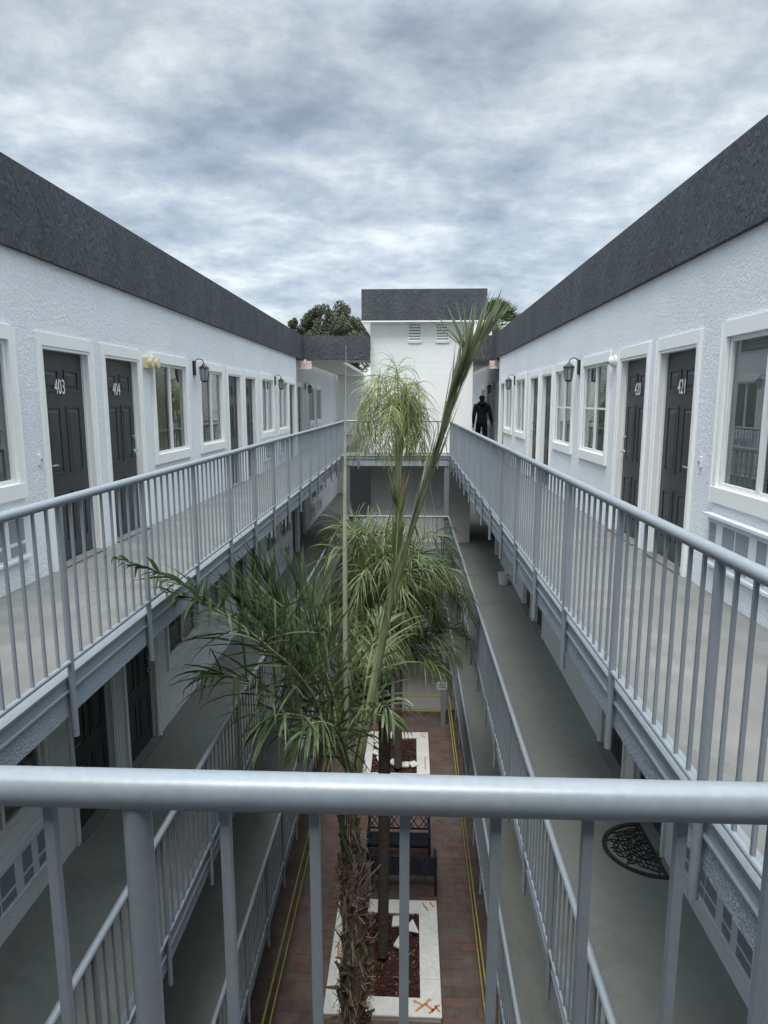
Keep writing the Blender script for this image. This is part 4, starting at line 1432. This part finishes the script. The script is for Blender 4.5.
# ------------------------------------------------------------------ person in black walking away
def person():
    px_, py_ = 2.13, 20.55
    root = thing('person', 'person in black hoodie and trousers walking away on the far right walkway', 'person', (px_, py_, 0))
    S = 1.83 / 1.75
    J = [ # name, pos (x right, y forward, z), radius (x,y)
        ('pelvis', (0, 0, .96), (.15, .11)), ('waist', (0, .0, 1.10), (.14, .105)), ('chest', (0, .02, 1.30), (.18, .125)), ('upper', (0, .01, 1.42), (.15, .11)),
        ('neck', (0, .01, 1.50), (.065, .065)), ('head1', (0, .025, 1.58), (.075, .085)), ('head2', (0, .03, 1.66), (.085, .10)), ('head3', (0, .03, 1.715), (.07, .085)),
        ('shl', (-.18, .01, 1.40), (.08, .08)), ('ell', (-.235, -.04, 1.12), (.06, .06)), ('wrl', (-.235, .02, .87), (.038, .038)),
        ('shr', (.18, .01, 1.40), (.08, .08)), ('elr', (.25, -.03, 1.13), (.06, .06)), ('wrr', (.29, .0, .89), (.038, .038)),
        ('hpl', (-.09, 0, .90), (.10, .10)), ('knl', (-.10, .14, .50), (.068, .072)), ('anl', (-.10, .06, .10), (.048, .05)), ('tol', (-.11, .22, .05), (.045, .035)),
        ('hpr', (.09, 0, .90), (.10, .10)), ('knr', (.10, -.02, .49), (.068, .072)), ('anr', (.10, -.28, .14), (.048, .05)), ('tor', (.11, -.14, .045), (.045, .035))]
    idx = {j[0]: i for i, j in enumerate(J)}
    E = [('pelvis', 'waist'), ('waist', 'chest'), ('chest', 'upper'), ('upper', 'neck'), ('neck', 'head1'), ('head1', 'head2'), ('head2', 'head3'),
         ('upper', 'shl'), ('shl', 'ell'), ('ell', 'wrl'), ('upper', 'shr'), ('shr', 'elr'), ('elr', 'wrr'),
         ('pelvis', 'hpl'), ('hpl', 'knl'), ('knl', 'anl'), ('anl', 'tol'), ('pelvis', 'hpr'), ('hpr', 'knr'), ('knr', 'anr'), ('anr', 'tor')]
    me = bpy.data.meshes.new('body')
    me.from_pydata([tuple(Vector(j[1]) * S) for j in J], [(idx[a], idx[b]) for a, b in E], [])
    o = bpy.data.objects.new('body', me)
    col.objects.link(o)
    sk = o.modifiers.new('skin', 'SKIN')
    sk.use_smooth_shade = True
    for i, j in enumerate(J):
        sv = me.skin_vertices[0].data[i]
        sv.radius = (j[2][0] * S, j[2][1] * S)
        sv.use_root = (i == 0)
    ss = o.modifiers.new('sub', 'SUBSURF'); ss.levels = 2; ss.render_levels = 2
    bpy.context.view_layer.update()
    me2 = bpy.data.meshes.new_from_object(o.evaluated_get(bpy.context.evaluated_depsgraph_get()))
    bpy.data.objects.remove(o)
    me2.name = 'body'
    me2.materials.clear()
    me2.materials.append(M['cloth'])
    me2.materials.append(M['skin'])
    o = bpy.data.objects.new('body', me2)
    col.objects.link(o); o.parent = root
    # hands: palm and five curled fingers each
    for nm, wr, sgn in (('wrl', Vector((-.235, .02, .87)), -1), ('wrr', Vector((.29, 0, .89)), 1)):
        m = MB()
        wr = wr * S
        dn = Vector((0.15 * sgn, 0.1, -1)).normalized()
        fw = Vector((0, 1, 0.1)).normalized()
        m.tube([wr + UP * .03, wr + dn * .03, wr + dn * .09], [.03, .036, .034], 8)
        for k in range(4):
            b0 = wr + dn * .085 + fw * (0.027 - k * 0.018)
            ln = (.075, .085, .08, .06)[k]
            inw = Vector((-sgn, 0, 0))
            m.tube([b0, b0 + dn * ln * .45 + inw * .006, b0 + dn * ln * .8 + inw * .025, b0 + dn * ln * .9 + inw * .045], [.010, .0095, .0085, .006], 6)
        b0 = wr + dn * .03 + fw * .03
        m.tube([b0, b0 + fw * .022 + dn * .03, b0 + fw * .024 + dn * .065], [.012, .011, .008], 6)
        me = m.mesh('hand', M['skin'], True)
        inst('hand', me, root, (0, 0, 0))
    # hood folded behind the neck, hem of the hoodie, ears, shoes
    m = MB()
    m.tube([(-.10 * S, 0.0, 1.50 * S), (-.07 * S, -.07, 1.47 * S), (0, -.10, 1.455 * S), (.07 * S, -.07, 1.47 * S), (.10 * S, 0.0, 1.50 * S)], [.03, .045, .05, .045, .03], 10)
    inst('hood', m.mesh('hood', M['cloth'], True), root, (0, 0, 0))
    for s in (-1, 1):
        m = MB(); m.tube([(s * .078 * S, .03, 1.62 * S), (s * .088 * S, .02, 1.645 * S), (s * .08 * S, .03, 1.67 * S)], [.006, .011, .006], 6)
        inst('ear', m.mesh('ear', M['skin'], True), root, (0, 0, 0))
    for (x, y, z, rx) in ((-.105, .12, .045, 0), (.105, -.23, .075, .5)):
        m = MB()
        dv = Vector((0, math.cos(rx), -math.sin(rx)))
        c = Vector((x * S, y * S, z * S))
        m.tube([c - dv * .13, c - dv * .10, c, c + dv * .10, c + dv * .15], [.03, .045, .047, .043, .02], 10)
        inst('shoe', m.mesh('shoe', M['rubber'], True), root, (0, 0, 0))
    root.location = (px_, py_, 0.012)
person()
